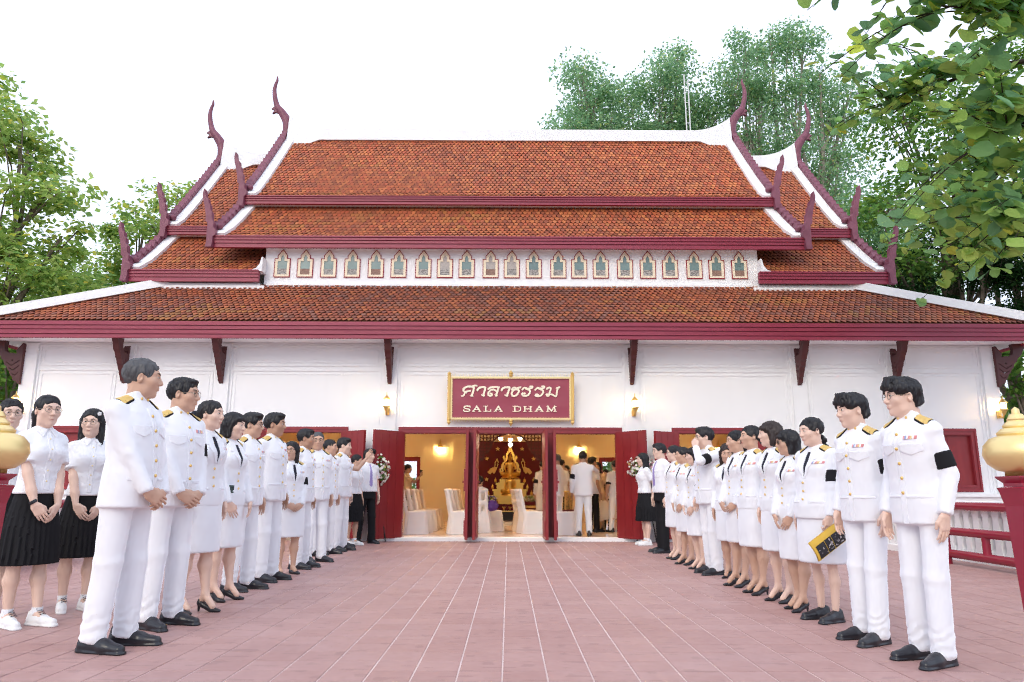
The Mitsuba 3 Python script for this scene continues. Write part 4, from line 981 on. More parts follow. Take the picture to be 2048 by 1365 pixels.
    if fem: P = [(hemz - .02, .182 * w_, .135 * w_, 0, b_ * .5), (.95, .178 * w_, .132 * w_, 0, .004 + b_ * .6), (1.06, .150 * w_, .112 * w_, 0, .005 + b_ * .6), (1.16, .148 * w_, .114 * w_, 0, .006 + top * .5 + b_ * .4), (1.27, .158 * w_, .122, 0, .004 + top * .8), (1.36, .150 * w_, .098, 0, -.008 + top), (1.42, .10 * w_, .075, 0, -.02 + top), (1.455, .058, .056, 0, -.028 + top)]
    else: P = [(hemz - .02, .196 * w_, .138 * w_, 0, .002 + b_ * .5), (.95, .190 * w_, .136 * w_, 0, .006 + b_), (1.08, .178 * w_, .126 * w_, 0, .008 + b_), (1.2, .182 * w_, .127 * w_, 0, .006 + top * .6 + b_ * .5), (1.3, .188 * w_, .126, 0, .0 + top * .85), (1.37, .172 * w_, .105, 0, -.01 + top), (1.43, .115 * w_, .08, 0, -.02 + top), (1.465, .066, .062, 0, -.028 + top)]
    lo, hi = [-.48, -.3, .5], [.48, .72, 1.58]
    G = Field(lo, hi, res); G.stack(P, 0, 2.35)
    if fem:
        for sd in (-1, 1): G.ell((sd * .068 * w_, .078 + top * .7 + b_ * .3, 1.255), (.062, .052, .062), .05)
    for i, sd in enumerate((-1, 1)):
        G.cone((0, -.028 + top, 1.43), Sh[i] + [sd * .008, 0, .004], .048, .043 if fem else .050, .04)
    if outfit == 'uniform':
        G.cone((0, -.03 + top, 1.44), (0, -.012 + top, 1.492), .066, .061, .012); G.plane((0, -.25, 1), (0, -.015 + top, 1.497), .004)
    elif not fem or short: G.cone((0, -.03 + top, 1.43), (0, -.022 + top, 1.468), .064, .060, .012); G.plane((0, -.35, 1), (0, -.02 + top, 1.47), .004)
    torso = Surf(G.copy())
    torso.F = G.copy()
    for i, sd in enumerate((-1, 1)):
        if short:
            e = Sh[i] + (elb[i] - Sh[i]) * .72
            G.cone(Sh[i] - [0, 0, .01], e, .060 * w_ ** .5, .068, .03)
            nrm = (e - Sh[i]) / np.linalg.norm(e - Sh[i])
            sl, x, y, z = G.sub(e - .12, e + .12)
            t = (x - e[0]) * nrm[0] + (y - e[1]) * nrm[1] + (z - e[2]) * nrm[2]
            rr = np.sqrt(np.maximum((x - e[0]) ** 2 + (y - e[1]) ** 2 + (z - e[2]) ** 2 - t * t, 0))
            d = G.d[sl]; tor = torso.F.d[sl]
            G.d[sl] = np.where((tor > .006), np.maximum(d, np.where(rr < .1, t, -1)), d)
        else:
            k1 = .052 if fem else .057
            G.cone(Sh[i], elb[i], k1 * w_ ** .7, .051 * w_ ** .4 if not fem else .046 * w_ ** .6, .03); G.cone(elb[i], wr[i] + (wr[i] - elb[i]) * -.02, .051 if not fem else .046, .041 if not fem else .038, .012)
            nrm = (wr[i] - elb[i]) / np.linalg.norm(wr[i] - elb[i]); e = wr[i] + nrm * .005
            sl, x, y, z = G.sub(e - .07, e + .07)
            t = (x - e[0]) * nrm[0] + (y - e[1]) * nrm[1] + (z - e[2]) * nrm[2]
            tor = torso.F.d[sl]; d = G.d[sl]
            G.d[sl] = np.where(tor > .004, np.maximum(d, np.where(t < .08, t, -1)), d)
    G.plane((0, 0, -1), (0, 0, hemz), .004)
    v, f = tri(G.mesh())
    def wrinkle(v, f, amp, seed, zs=1.0):
        m = trimesh.Trimesh(v, f, process=False); n = m.vertex_normals
        q = meshkit.fbm(v * [9, 9, 13 * zs] + seed, 3, seed) - .5
        el = np.zeros(len(v))
        for i in range(2):
            for c, r_ in ((elb[i], .12), (Sh[i] - [0, 0, .06], .10)): el = np.maximum(el, np.exp(-((v - c) ** 2).sum(1) / r_ ** 2))
        fold = np.sin((v[:, 2] * 95 + v[:, 1] * 40 + 5 * q) + seed) * .5
        return v + n * (amp * (2.2 * q + el * fold * .9))[:, None]
    seed = len(labels) % 50 + 1
    J = pp('jacket' if not short else 'shirt', (wrinkle(v, f, .0032 if not short else .0055, seed), f), jkt)
    if legs == 'pump' or outfit in ('uniformf', 'studentf'):
        hz = hem if False else {'uniformf': .47, 'studentf': .44}.get(outfit, .47)
        K = Field([-.32, -.3, hz - .05], [.32, .32, 1.12], max(res, .012))
        blk = outfit == 'studentf'
        fl = 1.28 if blk else 1.0
        K.stack([(hz - .03, .178 * w_ * fl, .142 * w_ * fl, 0, .004), (.7, .182 * w_ * (1 + (fl - 1) * .6), .140 * w_ * (1 + (fl - 1) * .6), 0, .0), (.86, .176 * w_, .130 * w_, 0, 0), (1.02, .142 * w_, .106 * w_, 0, .004), (1.04, .14 * w_, .104 * w_, 0, .004)], 0)
        K.plane((0, 0, -1), (0, 0, hz), .002)
        v, f = tri(K.mesh())
        if blk:
            a = np.arctan2(v[:, 1], v[:, 0]); ph = (a * 26 / (2 * np.pi)) % 1.0
            r = np.hypot(v[:, 0], v[:, 1]) + 1e-9; amt = np.clip((1.0 - v[:, 2]) / .5, 0, 1) * .022 * (ph - .5)
            v[:, :2] *= (1 + amt / r)[:, None]
            pp('skirt', (v, f), 'cloth_black', 30)
            pp('belt', lathe_ell(1.0, 1.035, .146 * w_, .110 * w_, .004), 'leather', 30)
            pp('buckle', blob_local((0, .118 * w_, 1.018), (.022, .006, .016)), 'steel')
        else: pp('skirt', (wrinkle(v, f, .003, seed + 3), f), bottom or 'cloth_white')
    else:
        K = Field([-.34, -.32, -.02], [.34, .6 if seated else .34, 1.12], max(res, .012))
        K.stack([(.80, .165 * w_, .125 * w_, 0, 0), (.92, .165 * w_, .120 * w_, 0, 0), (1.03, .150 * w_, .108 * w_, 0, .004), (1.05, .148 * w_, .106 * w_, 0, .004)], 0)
        for i, sd in enumerate((-1, 1)):
            hp = np.array([sd * .084, -.004, .86]); an = np.array([feetp[i][0], feetp[i][1] - .018, .075]); kn = (hp + an) / 2 + [0, .012, .02]
            if seated: hp, kn, an = np.array([sd * .09, .02, .92]), np.array([sd * .1, .42, .92]), np.array([sd * .1, .44, .50])
            K.cone(hp, kn, .090 * w_, .074 * w_ ** .5, .02); K.cone(kn, an, .074 * w_ ** .5, .067, .02, sq=(.95, 1.08, 1))
        if not seated: K.plane((0, -.16, -1), (0, 0, .048), .002)
        v, f = tri(K.mesh())
        m = trimesh.Trimesh(v, f, process=False); n = m.vertex_normals
        q = meshkit.fbm(v * [8, 8, 5] + seed * 3, 3, seed) - .5
        cr = np.zeros(len(v))
        for i in range(2):
            xc = np.interp(v[:, 2], [.1, .86], [feetp[i][0], (-1, 1)[i] * .084]); cr += np.exp(-((v[:, 0] - xc) / .011) ** 2) * (n[:, 1] > .3) * np.clip((.85 - v[:, 2]) / .2, 0, 1)
        low = np.exp(-((v[:, 2] - .13) / .1) ** 2) * np.sin(v[:, 2] * 100 + 20 * q + v[:, 0] * 30) + .3 * np.exp(-((v[:, 2] - .48) / .12) ** 2) * np.sin(v[:, 2] * 55 + 14 * q)
        v = v + n * (.007 * q + .004 * cr + .0035 * low)[:, None]
        pp('trousers', (v, f), bottom or 'cloth_white')
    for i, sd in enumerate((-1, 1)):
        kind = {'shoe': 'shoe', 'pump': 'pump', 'flat': 'flat', 'sneaker': 'sneaker', 'chunky': 'sneaker'}[legs]
        sv, sf = shoe_mesh(kind, .006 if fine else .010)
        sv = (sv * (.86 if fem else 1.0) * [sd, 1, 1]) @ rotz(-sd * .14).T + [feetp[i][0], feetp[i][1] - .012 + (.45 if seated else 0), .42 if seated else 0]
        sk = pp('shoe', (sv, sf[:, ::-1] if sd < 0 else sf), 'shoe_white' if legs == 'sneaker' else 'leather')
        if legs == 'sneaker':
            pp('sock', (lambda m: (np.array(m[0]) + [feetp[i][0], feetp[i][1] - .02, 0], m[1]))(lathe([(.036, .08), (.037, .13), (.035, .13)], 14).mesh()), 'cloth_white')
            if fine:
                pp('laces', (lambda m: (np.array(m[0]) + [feetp[i][0] + sd * -.004, feetp[i][1] - .012, 0], m[1]))(join([tube([(-.022, .02 + .018 * t, .118 - .0118 * t), (0, .024 + .018 * t, .124 - .0118 * t), (.022, .02 + .018 * t, .118 - .0118 * t)], .003, 5).mesh() for t in range(4)])), 'cloth_navy')
    # ---------- trim
    sf_ = torso
    pr = lambda nm, poly, m, how='front', off=.003, th=.004, par=None, size=.02, **k: pp(nm, patch(sf_, poly, off, th, how, size), m, 25, par=par or J, **k)
    if outfit == 'uniform':
        pr('placket', [(-.018, hemz + .005), (.018, hemz + .005), (.018, 1.40), (-.018, 1.40)], jkt, off=.002, th=.003)
        for zc in (.99, 1.08, 1.17, 1.26, 1.35):
            y = sf_.front(np.array([.0]), np.array([zc]))[0]; pp('button', ((ico.vertices * [.0105, .006, .0105]) + [0, y + .007, zc], ico.faces), 'gold', par=J)
        for sd in (-1, 1):
            x0 = sd * .098 * w_
            pr('pocket_flap', [(x0 - .058, 1.285), (x0 + .058, 1.285), (x0 + .058, 1.245), (x0 + .03, 1.232), (x0, 1.22), (x0 - .03, 1.232), (x0 - .058, 1.245)], jkt, off=.004, th=.005)
            pr('pocket_welt', [(x0 - .07, .962), (x0 + .07, .962), (x0 + .07, .975), (x0 - .07, .975)], jkt, off=.003, th=.004)
            if fine: y = sf_.front(np.array([sd * .03]), np.array([1.452]))[0]; pp('collar_pin', ((ico.vertices * [.009, .005, .009]) + [sd * .03, y + .004, 1.458], ico.faces), 'gold', par=J)
    elif outfit == 'uniformf':
        y0 = 1.435
        pr('shirt_front', [(-.05, y0), (.05, y0), (.008, 1.19), (-.008, 1.19)], 'cloth_shirt', off=-.002, th=.004)
        pr('tie', [(-.012, y0 - .03), (.012, y0 - .03), (.016, y0 - .06), (.019, 1.25), (0, 1.19), (-.019, 1.25), (-.016, y0 - .06)], 'cloth_navy', off=.002, th=.004)
        for sd in (-1, 1):
            pr('lapel', [(sd * .052, 1.435), (sd * .085, 1.40), (sd * .10, 1.345), (sd * .075, 1.335), (sd * .088, 1.315), (sd * .01, 1.175), (sd * .002, 1.185), (sd * .03, 1.37)], jkt, off=.005, th=.005)
            pr('shirt_collar', [(sd * .012, 1.418), (sd * .04, 1.385), (sd * .062, 1.42), (sd * .055, 1.44)], 'cloth_shirt', off=.006, th=.005)
            pr('pocket_welt', [(sd * .06, .972), (sd * .15 * w_, .972), (sd * .15 * w_, .985), (sd * .06, .985)], jkt, off=.003, th=.004)
        for zc in (1.0, 1.07, 1.14): 
            y = sf_.front(np.array([.012]), np.array([zc]))[0]; pp('button', ((ico.vertices * [.010, .006, .010]) + [.012, y + .006, zc], ico.faces), 'gold', par=J)
    elif short:
        for sd in (-1, 1): pr('collar', [(sd * .006, 1.448), (sd * .05, 1.385), (sd * .078, 1.43), (sd * .062, 1.452)], jkt, off=.006, th=.006)
        pr('placket', [(-.016, hemz + .03), (.016, hemz + .03), (.016, 1.42), (-.016, 1.42)], jkt, off=.002, th=.003)
        for zc in (1.05, 1.13, 1.21, 1.29, 1.37):
            y = sf_.front(np.array([.0]), np.array([zc]))[0]; pp('button', ((ico.vertices * [.006, .004, .006]) + [0, y + .006, zc], ico.faces), 'pale_gold' if outfit == 'studentf' else 'shoe_white', par=J)
        if outfit == 'student':
            pr('tie', [(-.014, 1.43), (.014, 1.43), (.012, 1.40), (.030, 1.06), (0, 1.02), (-.030, 1.06), (-.012, 1.40)], 'cloth_lilac', off=.006, th=.005)
            pp('belt', lathe_ell(.955, .99, .166 * w_, .122 * w_, .006), 'leather', 30)
            pr('pocket', [(-.13 * w_, 1.28), (-.05, 1.28), (-.05, 1.18), (-.09, 1.165), (-.13 * w_, 1.18)], jkt, off=.003, th=.003)
    if outfit in ('uniform', 'uniformf') and straps:
        for sd in (-1, 1):
            a, b = (.085, .178) if not fem else (.075, .155)
            a, b = a * w_ ** .6, b * w_ ** .6; hw = .029; top_ = top + .022
            poly = [(sd * a, -hw - .016 + top_), (sd * b, -hw - .018 + top_), (sd * b, hw - .012 + top_), (sd * a, hw - .014 + top_)]
            bd = pr('shoulder_board', poly if sd > 0 else poly[::-1], 'cloth_black', 'top', off=.006, th=.006)
            L = b - a
            for q0, q1 in ((.04, .33), (.36, .64), (.67, .96)) if fine else ((.06, .94),):
                pq = [(sd * (a + L * q0), -hw * .9 - .016 + top_), (sd * (a + L * q1), -hw * .9 - .016 + top_), (sd * (a + L * q1), hw * .9 - .014 + top_), (sd * (a + L * q0), hw * .9 - .014 + top_)]
                pr('gold_stripe', pq if sd > 0 else pq[::-1], 'gold_paint', 'top', off=.012, th=.003, par=bd)
        if ribbons:
            z_ = 1.318 if outfit == 'uniform' else 1.30
            xs = np.linspace(-.138 * w_, -.058 * w_, 8); cols = [(.6, .22, .22), (.75, .72, .7), (.62, .45, .2), (.6, .25, .25), (.7, .7, .72), (.25, .3, .5), (.62, .3, .3)]
            mb = MB()
            for a, b, c in zip(xs[:-1], xs[1:], cols): mb.raw(*patch(sf_, [(a, z_), (b, z_), (b, z_ + .02), (a, z_ + .02)], .006, .004), col=c)
            k = num(J + '__ribbon_bar'); scene[k] = mikit.ply((W(mb.mesh()[0]), mb.mesh()[1]), 'colour_parts', color=mb.arr()[2])
    for sd in bands:
        i = 0 if sd < 0 else 1
        a = Sh[i] + (elb[i] - Sh[i]) * .50; b = Sh[i] + (elb[i] - Sh[i]) * .86; n = (b - a) / np.linalg.norm(b - a)
        B = Field(np.minimum(a, b) - .11, np.maximum(a, b) + .11, .008)
        k1, k2 = (.052 if fem else .057) * w_ ** .7, (.051 * w_ ** .4 if not fem else .046 * w_ ** .6)
        ra = k1 + (k2 - k1) * .5 + .008; rb = k1 + (k2 - k1) * .9 + .008
        B.cone(a - n * .05, b + n * .05, ra, rb, 0); B.plane(n, b, .003); B.plane(-n, a, .003)
        pp('armband', B.mesh(), 'cloth_black')
    if extra: extra(pp, sf_, J, wr, hR, W, blob, Ch, Rh)
    return key
def lathe_ell(z0, z1, a, b, t):
    m = lathe([(1 + t / a, z0), (1 + t / a + .01, (z0 + z1) / 2), (1 + t / a, z1), (.9, z1), (.9, z0), (1 + t / a, z0)], 28).mesh()
    return (m[0] * [a, b, 1], m[1])
ICO1 = trimesh.creation.icosphere(2)
def blob_local(c, r): return (ICO1.vertices * r + c, ICO1.faces)
# ---------------------------------------------------------------- left row
LG, RG = 'people standing in the left row', 'people standing in the right row'
N_, M_, F_ = .011, .0125, .015
def pocket_phone(pp, surf, J, wr, hR, W, blob, Ch, Rh):
    x = .105; y = surf.front(np.array([x]), np.array([.99]))[0]
    b = trimesh.creation.box((.075, .012, .07)); k = thing('phone', 'dark green phone sticking out of the jacket pocket of the woman with a short bob', 'phone')
    scene[k + '__case'] = mikit.ply((W(b.vertices + [x, y + .012, .995]), b.faces), 'phone_green')
    for i, (a, c) in enumerate(((-.022, .012), (-.006, .012), (-.022, -.006))): put('lens', (W(ICO1.vertices * [.006, .004, .006] + [x + a, y + .019, .998 + c]), ICO1.faces), 'black_plastic', True, parent=k)
def hair_clip(pp, surf, J, wr, hR, W, blob, Ch, Rh):
    mb = MB()
    for i in range(5):
        t = i * 2 * np.pi / 5; v, f = blob((-.062 + .010 * math.cos(t), .055, .078 + .010 * math.sin(t)), (.008, .007, .008)); mb.raw(v, f)
    pp('flower_clip', mb, 'shoe_white')
def scrunchie(pp, surf, J, wr, hR, W, blob, Ch, Rh):
    v, f = blob((0, -.14, -.025), (.062, .04, .062)); n = meshkit.fbm(v * 40, 2, 3) - .5
    pp('scrunchie', (v + (v - v.mean(0)) * n[:, None] * .5, f), 'cloth_navy')
def watch(pp, surf, J, wr, hR, W, blob, Ch, Rh):
    pp('wristwatch', (lathe([(.026, -.012), (.031, 0), (.026, .012)], 14).mesh()[0] @ hR[1].T + wr[1] + hR[1] @ np.array([0, 0, .02]), lathe([(.026, -.012), (.031, 0), (.026, .012)], 14).mesh()[1]), 'leather')
mat('phone_green', (0.03, 0.06, 0.055), 0.3)
person('girl in glasses at the left frame edge, half hidden behind the gold finial', -3.98, 5.75, 1.66, -150, fem=True, head=(12, 0), outfit='studentf', arms=('side', 'side'), hair='low', legs='sneaker', glasses='wire', res=N_, skin='skin_fair', group=LG)
person('girl with a ponytail and round glasses in white blouse and black pleated skirt, hands joined', -3.52, 5.5, 1.655, -118, fem=True, head=(-10, 0), outfit='studentf', arms=('claspl', 'claspl'), wide=.9, hair='pony', legs='sneaker', glasses='wire', res=N_, skin='skin_fair', group=LG, extra=watch)
person('girl with a white flower hair clip and glasses behind the grey haired man', -3.55, 6.2, 1.625, -140, fem=True, head=(-22, 2), outfit='studentf', arms=('claspl', 'claspl'), wide=.92, hair='longer', legs='sneaker', glasses='wire', res=N_, skin='skin_fair', group=LG, extra=hair_clip)
person('grey haired man in white dress uniform with joined hands, nearest in the left row', -2.44, 4.74, 1.80, -98, head=(28, 0), arms=('clasp', 'clasp'), hair='grey', hairmat='hair_grey', res=N_, group=LG, belly=.012, wide=1.04, ribbons=False)
person('black haired man in glasses and white uniform, second officer in the left row', -2.51, 5.5, 1.79, -114, head=(24, 0), arms=('clasp', 'clasp'), hair='short', glasses='wire', res=N_, group=LG, bands=(-1,), wide=1.03, belly=.01)
person('woman with a black scrunchie bun in white uniform and heels', -2.53, 6.09, 1.69, -114, fem=True, head=(12, 0), outfit='uniformf', arms=('side', 'side'), hair='bun', legs='pump', res=N_, skin='skin_fair', group=LG, extra=scrunchie)
person('woman with a short black bob and a phone in her jacket pocket', -2.58, 6.76, 1.66, -108, fem=True, head=(14, 4), outfit='uniformf', arms=('front', 'front'), hair='bob', legs='pump', res=N_, skin='skin_fair', group=LG, extra=pocket_phone)
person('man in dark rimmed glasses standing right behind the woman with the bob', -2.66, 7.46, 1.73, -104, head=(14, 0), arms=('side', 'side'), hair='neat', glasses='dark', res=M_, group=LG)
person('tall tanned man with short hair and bare face, sixth officer of the left row', -2.67, 8.235, 1.81, -106, head=(14, 0), arms=('side', 'side'), hair='neat', res=M_, skin='skin_deep', group=LG)
person('older woman with long hair and glasses facing the camera in the left row', -2.62, 8.87, 1.535, -142, fem=True, head=(-32, 0), outfit='uniformf', arms=('clasp', 'clasp'), hair='parted', legs='flat', glasses='dark', res=M_, group=LG, bands=(-1,), wide=1.06)
person('man in white uniform directly behind the older woman with glasses', -2.68, 9.55, 1.745, -100, head=(8, 0), arms=('side', 'side'), hair='short', res=M_, group=LG, skin='skin_deep')
person('grey balding man in glasses looking at the camera from the left row', -2.72, 10.4, 1.775, -130, head=(-26, 0), arms=('side', 'side'), hair='buzz', hairmat='hair_grey', glasses='dark', res=F_, group=LG)
person('man whose face shows only between the balding man and the crew cut man', -3.05, 11.2, 1.70, -110, head=(10, 0), arms=('side', 'side'), hair='short', res=F_, group=LG, skin='skin_deep')
person('crew cut man in white uniform with arms hanging', -2.87, 11.64, 1.76, -112, head=(16, 0), arms=('side', 'side'), hair='buzz', res=F_, group=LG)
person('young man in white uniform with full black hair, last officer of the left row', -2.80, 12.32, 1.83, -105, head=(14, 0), arms=('side', 'side'), hair='neat', res=F_, group=LG, skin='skin_fair')
person('student in short sleeves reaching his arm out towards the boy in the lilac tie', -2.93, 12.95, 1.74, -84, head=(0, 0), outfit='student', arms=('side', ((.10, .40, 1.50), (.3, 0, -1), (0, .5, .85), (1, 0, .2), .7)), hair='short', bottom='cloth_black', res=F_, group='students in black and white')
person('girl with white sneakers half hidden behind the reaching arm', -2.85, 13.56, 1.62, -120, fem=True, head=(20, 4), outfit='studentf', arms=('side', 'side'), hair='low', legs='sneaker', res=F_, group='students in black and white')
person('boy in lilac tie and black trousers beside the left flower stand', -2.70, 14.05, 1.74, -140, head=(16, 0), outfit='student', arms=('side', 'side'), hair='swept', bottom='cloth_black', res=F_, skin='skin_fair', group='students in black and white', extra=watch)
# ---------------------------------------------------------------- right row
person('girl with long black hair in profile beside the right door leaf', 2.56, 13.79, 1.67, 100, fem=True, head=(-8, 0), outfit='studentf', arms=('back', 'back'), hair='longer', legs='sneaker', res=F_, skin='skin_fair', group='students in black and white')
person('boy in glasses and black trousers at the far end of the right row', 2.53, 12.09, 1.735, 104, head=(-12, 0), outfit='student', arms=('side', 'side'), hair='neat', glasses='wire', bottom='cloth_black', res=F_, skin='skin_fair', group='students in black and white')
person('woman in dark glasses with red lips, first officer after the student boy', 2.47, 10.93, 1.635, 104, fem=True, head=(-18, 0), outfit='uniformf', arms=('side', 'side'), hair='topbun', legs='pump', glasses='dark', res=F_, skin='skin_fair', group=RG)
person('woman with swept back hair and joined hands, second officer after the student boy', 2.44, 10.11, 1.56, 107, fem=True, head=(-16, 0), outfit='uniformf', arms=('claspl', 'claspl'), hair='bun', legs='pump', res=F_, group=RG)
person('small woman with black hair beside the man touching his glasses', 2.42, 9.46, 1.515, 108, fem=True, head=(-10, 2), outfit='uniformf', arms=('claspl', 'claspl'), hair='bob', legs='pump', res=M_, skin='skin_fair', group=RG, bands=(-1,))
person('man raising his hand to his dark glasses, black band on the raised arm', 2.46, 9.0, 1.735, 108, head=(-14, 4), arms=(((-.06, .19, 1.46), (-.9, .3, -.9), (.55, -.1, .9), (-.5, .8, 0), .8), 'side'), hair='neat', glasses='dark', res=M_, skin='skin_fair', group=RG, bands=(-1,), ribbons=False)
person('woman with a brown bob looking down towards the camera', 2.54, 8.49, 1.505, 138, fem=True, head=(24, 12), outfit='uniformf', arms=('side', 'side'), hair='parted', hairmat='hair_brown', legs='pump', res=M_, skin='skin_tan', group=RG)
person('woman with tied back hair and hands folded at her waist', 2.46, 7.83, 1.60, 108, fem=True, head=(-14, 0), outfit='uniformf', arms=('clasp', 'clasp'), hair='low', legs='pump', res=M_, skin='skin_tan', group=RG)
person('woman with a black bun and raised chin, black band on her arm', 2.42, 7.26, 1.60, 106, fem=True, head=(-16, -6), outfit='uniformf', arms=('side', 'side'), hair='bun', legs='pump', res=M_, skin='skin_tan', group=RG, bands=(-1,), wide=1.08)
person('woman with a dark brown bob hiding her cheek, between the bun and the sunglasses', 2.46, 6.74, 1.59, 110, fem=True, head=(-22, 0), outfit='uniformf', arms=('side', 'side'), hair='bob', hairmat='hair_brown', legs='pump', res=N_, skin='skin_fair', group=RG, bands=(-1,))
person('woman in sunglasses with joined hands in the right row', 2.43, 6.27, 1.475, 108, fem=True, head=(-20, 4), outfit='uniformf', arms=('claspl', 'claspl'), hair='bob', legs='pump', glasses='sun', res=N_, skin='skin_tan', group=RG)
person('stout woman with a long braid holding a booklet at her side', 2.445, 5.79, 1.535, 112, fem=True, head=(-8, 2), outfit='uniformf', arms=('hold', 'side'), hair='braid', legs='chunky', res=N_, skin='skin_fair', group=RG, bands=(-1,), wide=1.2, belly=.03)
person('young man with swept black hair and no glasses, second nearest in the right row', 2.43, 5.03, 1.62, 113, head=(-20, 0), wide=.87, arms=('side', 'side'), hair='swept', res=N_, skin='skin_fair', group=RG, bands=(-1,))
person('young man in wire glasses, nearest in the right row', 2.47, 4.43, 1.635, 112, head=(-20, 0), wide=.87, arms=('side', 'side'), hair='swept', glasses='wire', res=N_, skin='skin_fair', group=RG, bands=(-1,))
# ---------------------------------------------------------------- inside the hall
IG = 'people inside the hall'
person('man in white uniform seen from behind in the right hand doorway', 1.57, 15.45, 1.73, -2, arms=('side', ((.10, .22, 1.44), (.9, .1, -.6), (-.2, .4, .9), (.7, .5, 0), .9)), hair='short', res=F_, z0=ZF, group=IG, bands=(-1,), wide=1.05, skin='skin_deep')
I_ = .018
person('grey cropped man in white uniform half hidden behind the right folded door leaf', 1.06, 16.1, 1.70, 60, arms=('side', 'side'), hair='buzz', hairmat='hair_grey', res=I_, z0=ZF, group=IG, skin='skin_deep')
person('woman sitting in a white blouse behind the left folded door leaf', -.66, 16.75, 1.62, 5, fem=True, outfit='civil', arms=('claspl', 'claspl'), hair='bun', res=I_, z0=ZF + .02, seated=True, group=IG, bottom='cloth_white')
person('woman in white uniform seen from behind in front of the altar', .84, 18.0, 1.64, 10, fem=True, outfit='uniformf', arms=('side', 'side'), hair='bun', legs='pump', res=I_, z0=ZF, group=IG, bands=(-1,))
person('dark haired man in white shirt and black trousers talking by the bare chairs', 1.31, 18.3, 1.68, -40, outfit='civil', arms=('front', 'front'), hair='short', res=I_, z0=ZF, group=IG, bottom='cloth_black')
person('woman in cream blouse facing the talking man', 1.50, 18.9, 1.56, 140, fem=True, outfit='civil', arms=('clasp', 'clasp'), hair='low', res=I_, z0=ZF, group=IG, jkt='cloth_beige', bottom='cloth_black')
person('person in white shirt turned right beside the man in the doorway', 1.93, 17.0, 1.68, -50, outfit='civil', arms=('front', 'side'), hair='neat', res=I_, z0=ZF, group=IG, bottom='cloth_black', skin='skin_deep')
person('woman in beige blouse facing out past the man in the doorway', 2.2, 18.0, 1.60, 165, fem=True, outfit='civil', arms=('side', 'clasp'), hair='parted', res=I_, z0=ZF, group=IG, jkt='cloth_beige', bottom='cloth_beige', skin='skin_deep')
def camera_(pp, surf, J, wr, hR, W, blob, Ch, Rh):
    c = (wr[0] + wr[1]) / 2 + [0, .06, .02]; k = thing('photo_camera', 'black photo camera held by the person dressed in black', 'camera')
    b = trimesh.creation.box((.14, .07, .09)); scene[k + '__body'] = mikit.ply((W(b.vertices + c), b.faces), 'black_plastic')
    m = lathe([(0, 0), (.036, 0), (.036, .09), (0, .09)], 14).mesh(); scene[k + '__lens'] = mikit.ply((W(m[0][:, [0, 2, 1]] + c + [0, .03, 0]), m[1][:, ::-1]), 'black_plastic')
person('photographer dressed in black near the rear window', 2.5, 18.8, 1.45, 150, outfit='civil', arms=('clasp', 'clasp'), hair='short', res=I_, z0=ZF, group=IG, jkt='cloth_black', bottom='cloth_black', extra=camera_)
person('person in white seen from behind at the right edge of the doorway', 2.46, 16.9, 1.60, 20, outfit='civil', arms=('side', 'side'), hair='short', res=I_, z0=ZF, group=IG, bands=(-1,))
def photo_phone(pp, surf, J, wr, hR, W, blob, Ch, Rh):
    b = trimesh.creation.box((.012, .075, .15)); k = thing('phone', 'dark phone held up by the woman in the orange sleeves', 'phone')
    scene[k + '__case'] = mikit.ply((W(b.vertices + wr[1] + hR[1] @ np.array([-.03, .02, -.1])), b.faces), 'black_plastic')
person('woman in orange sleeves and beige vest holding up a phone by the rear window', -2.62, 19.0, 1.58, -85, fem=True, outfit='civil', arms=('side', 'phone'), hair='low', res=I_, z0=ZF, group=IG, jkt='cloth_beige', bottom='cloth_black', skin='skin_deep', extra=photo_phone)
# ================================================================ TREES
def leaf_cloud(P, N, size, cols, mb, big=False, jit=.5, r=None):
    """one leaf at every point: N the way its upper side faces"""
    r = r or np.random.default_rng(len(P))
    n = len(P); N = N / (np.linalg.norm(N, axis=1, keepdims=True) + 1e-9)
    A = r.normal(size=(n, 3)) + [0, 0, -.5]; A -= N * (A * N).sum(1, keepdims=True); A /= np.linalg.norm(A, axis=1, keepdims=True) + 1e-9
    B = np.cross(N, A); s = size * (1 + jit * (r.random(n) - .5))
    if big: T_ = [(0, 0, 0), (.18, .36, .07), (.52, .46, .09), (.86, .27, .03), (1, 0, -.04), (.86, -.27, .03), (.52, -.46, .09), (.18, -.36, .07), (.5, 0, 0)]; F = [[0, 1, 8], [1, 2, 8], [2, 3, 8], [3, 4, 8], [4, 5, 8], [5, 6, 8], [6, 7, 8], [7, 0, 8]]
    else: T_ = [(0, 0, 0), (.5, .34, .06), (1, 0, 0), (.5, -.34, .06)]; F = [[0, 1, 2], [0, 2, 3]]
    T_ = np.array(T_); k = len(T_)
    V = P[:, None] + s[:, None, None] * (A[:, None] * T_[None, :, :1] + B[:, None] * T_[None, :, 1:2] + N[:, None] * T_[None, :, 2:])
    f = (np.array(F)[None] + (np.arange(n) * k)[:, None, None]).reshape(-1, 3)
    mb.v.append(V.reshape(-1, 3)); mb.f.append(f + mb.n); mb.n += n * k; mb.c.append(np.repeat(cols, k, 0))
def palette(n, base, r, var=.25, yellow=.1):
    c = np.array(base)[r.integers(len(base), size=n)] * (1 + var * (r.random((n, 1)) - .5) * 2)
    y = r.random(n) < yellow; c[y] = c[y] * [1.7, 1.25, .8]
    return np.clip(c, 0, 1)
YG = [(.40, .54, .15), (.33, .49, .13), (.47, .57, .19), (.26, .43, .13)]
DG = [(.28, .47, .26), (.34, .54, .29), (.22, .41, .22), (.41, .58, .29)]
MG = [(.17, .32, .07), (.12, .26, .07), (.22, .38, .08)]
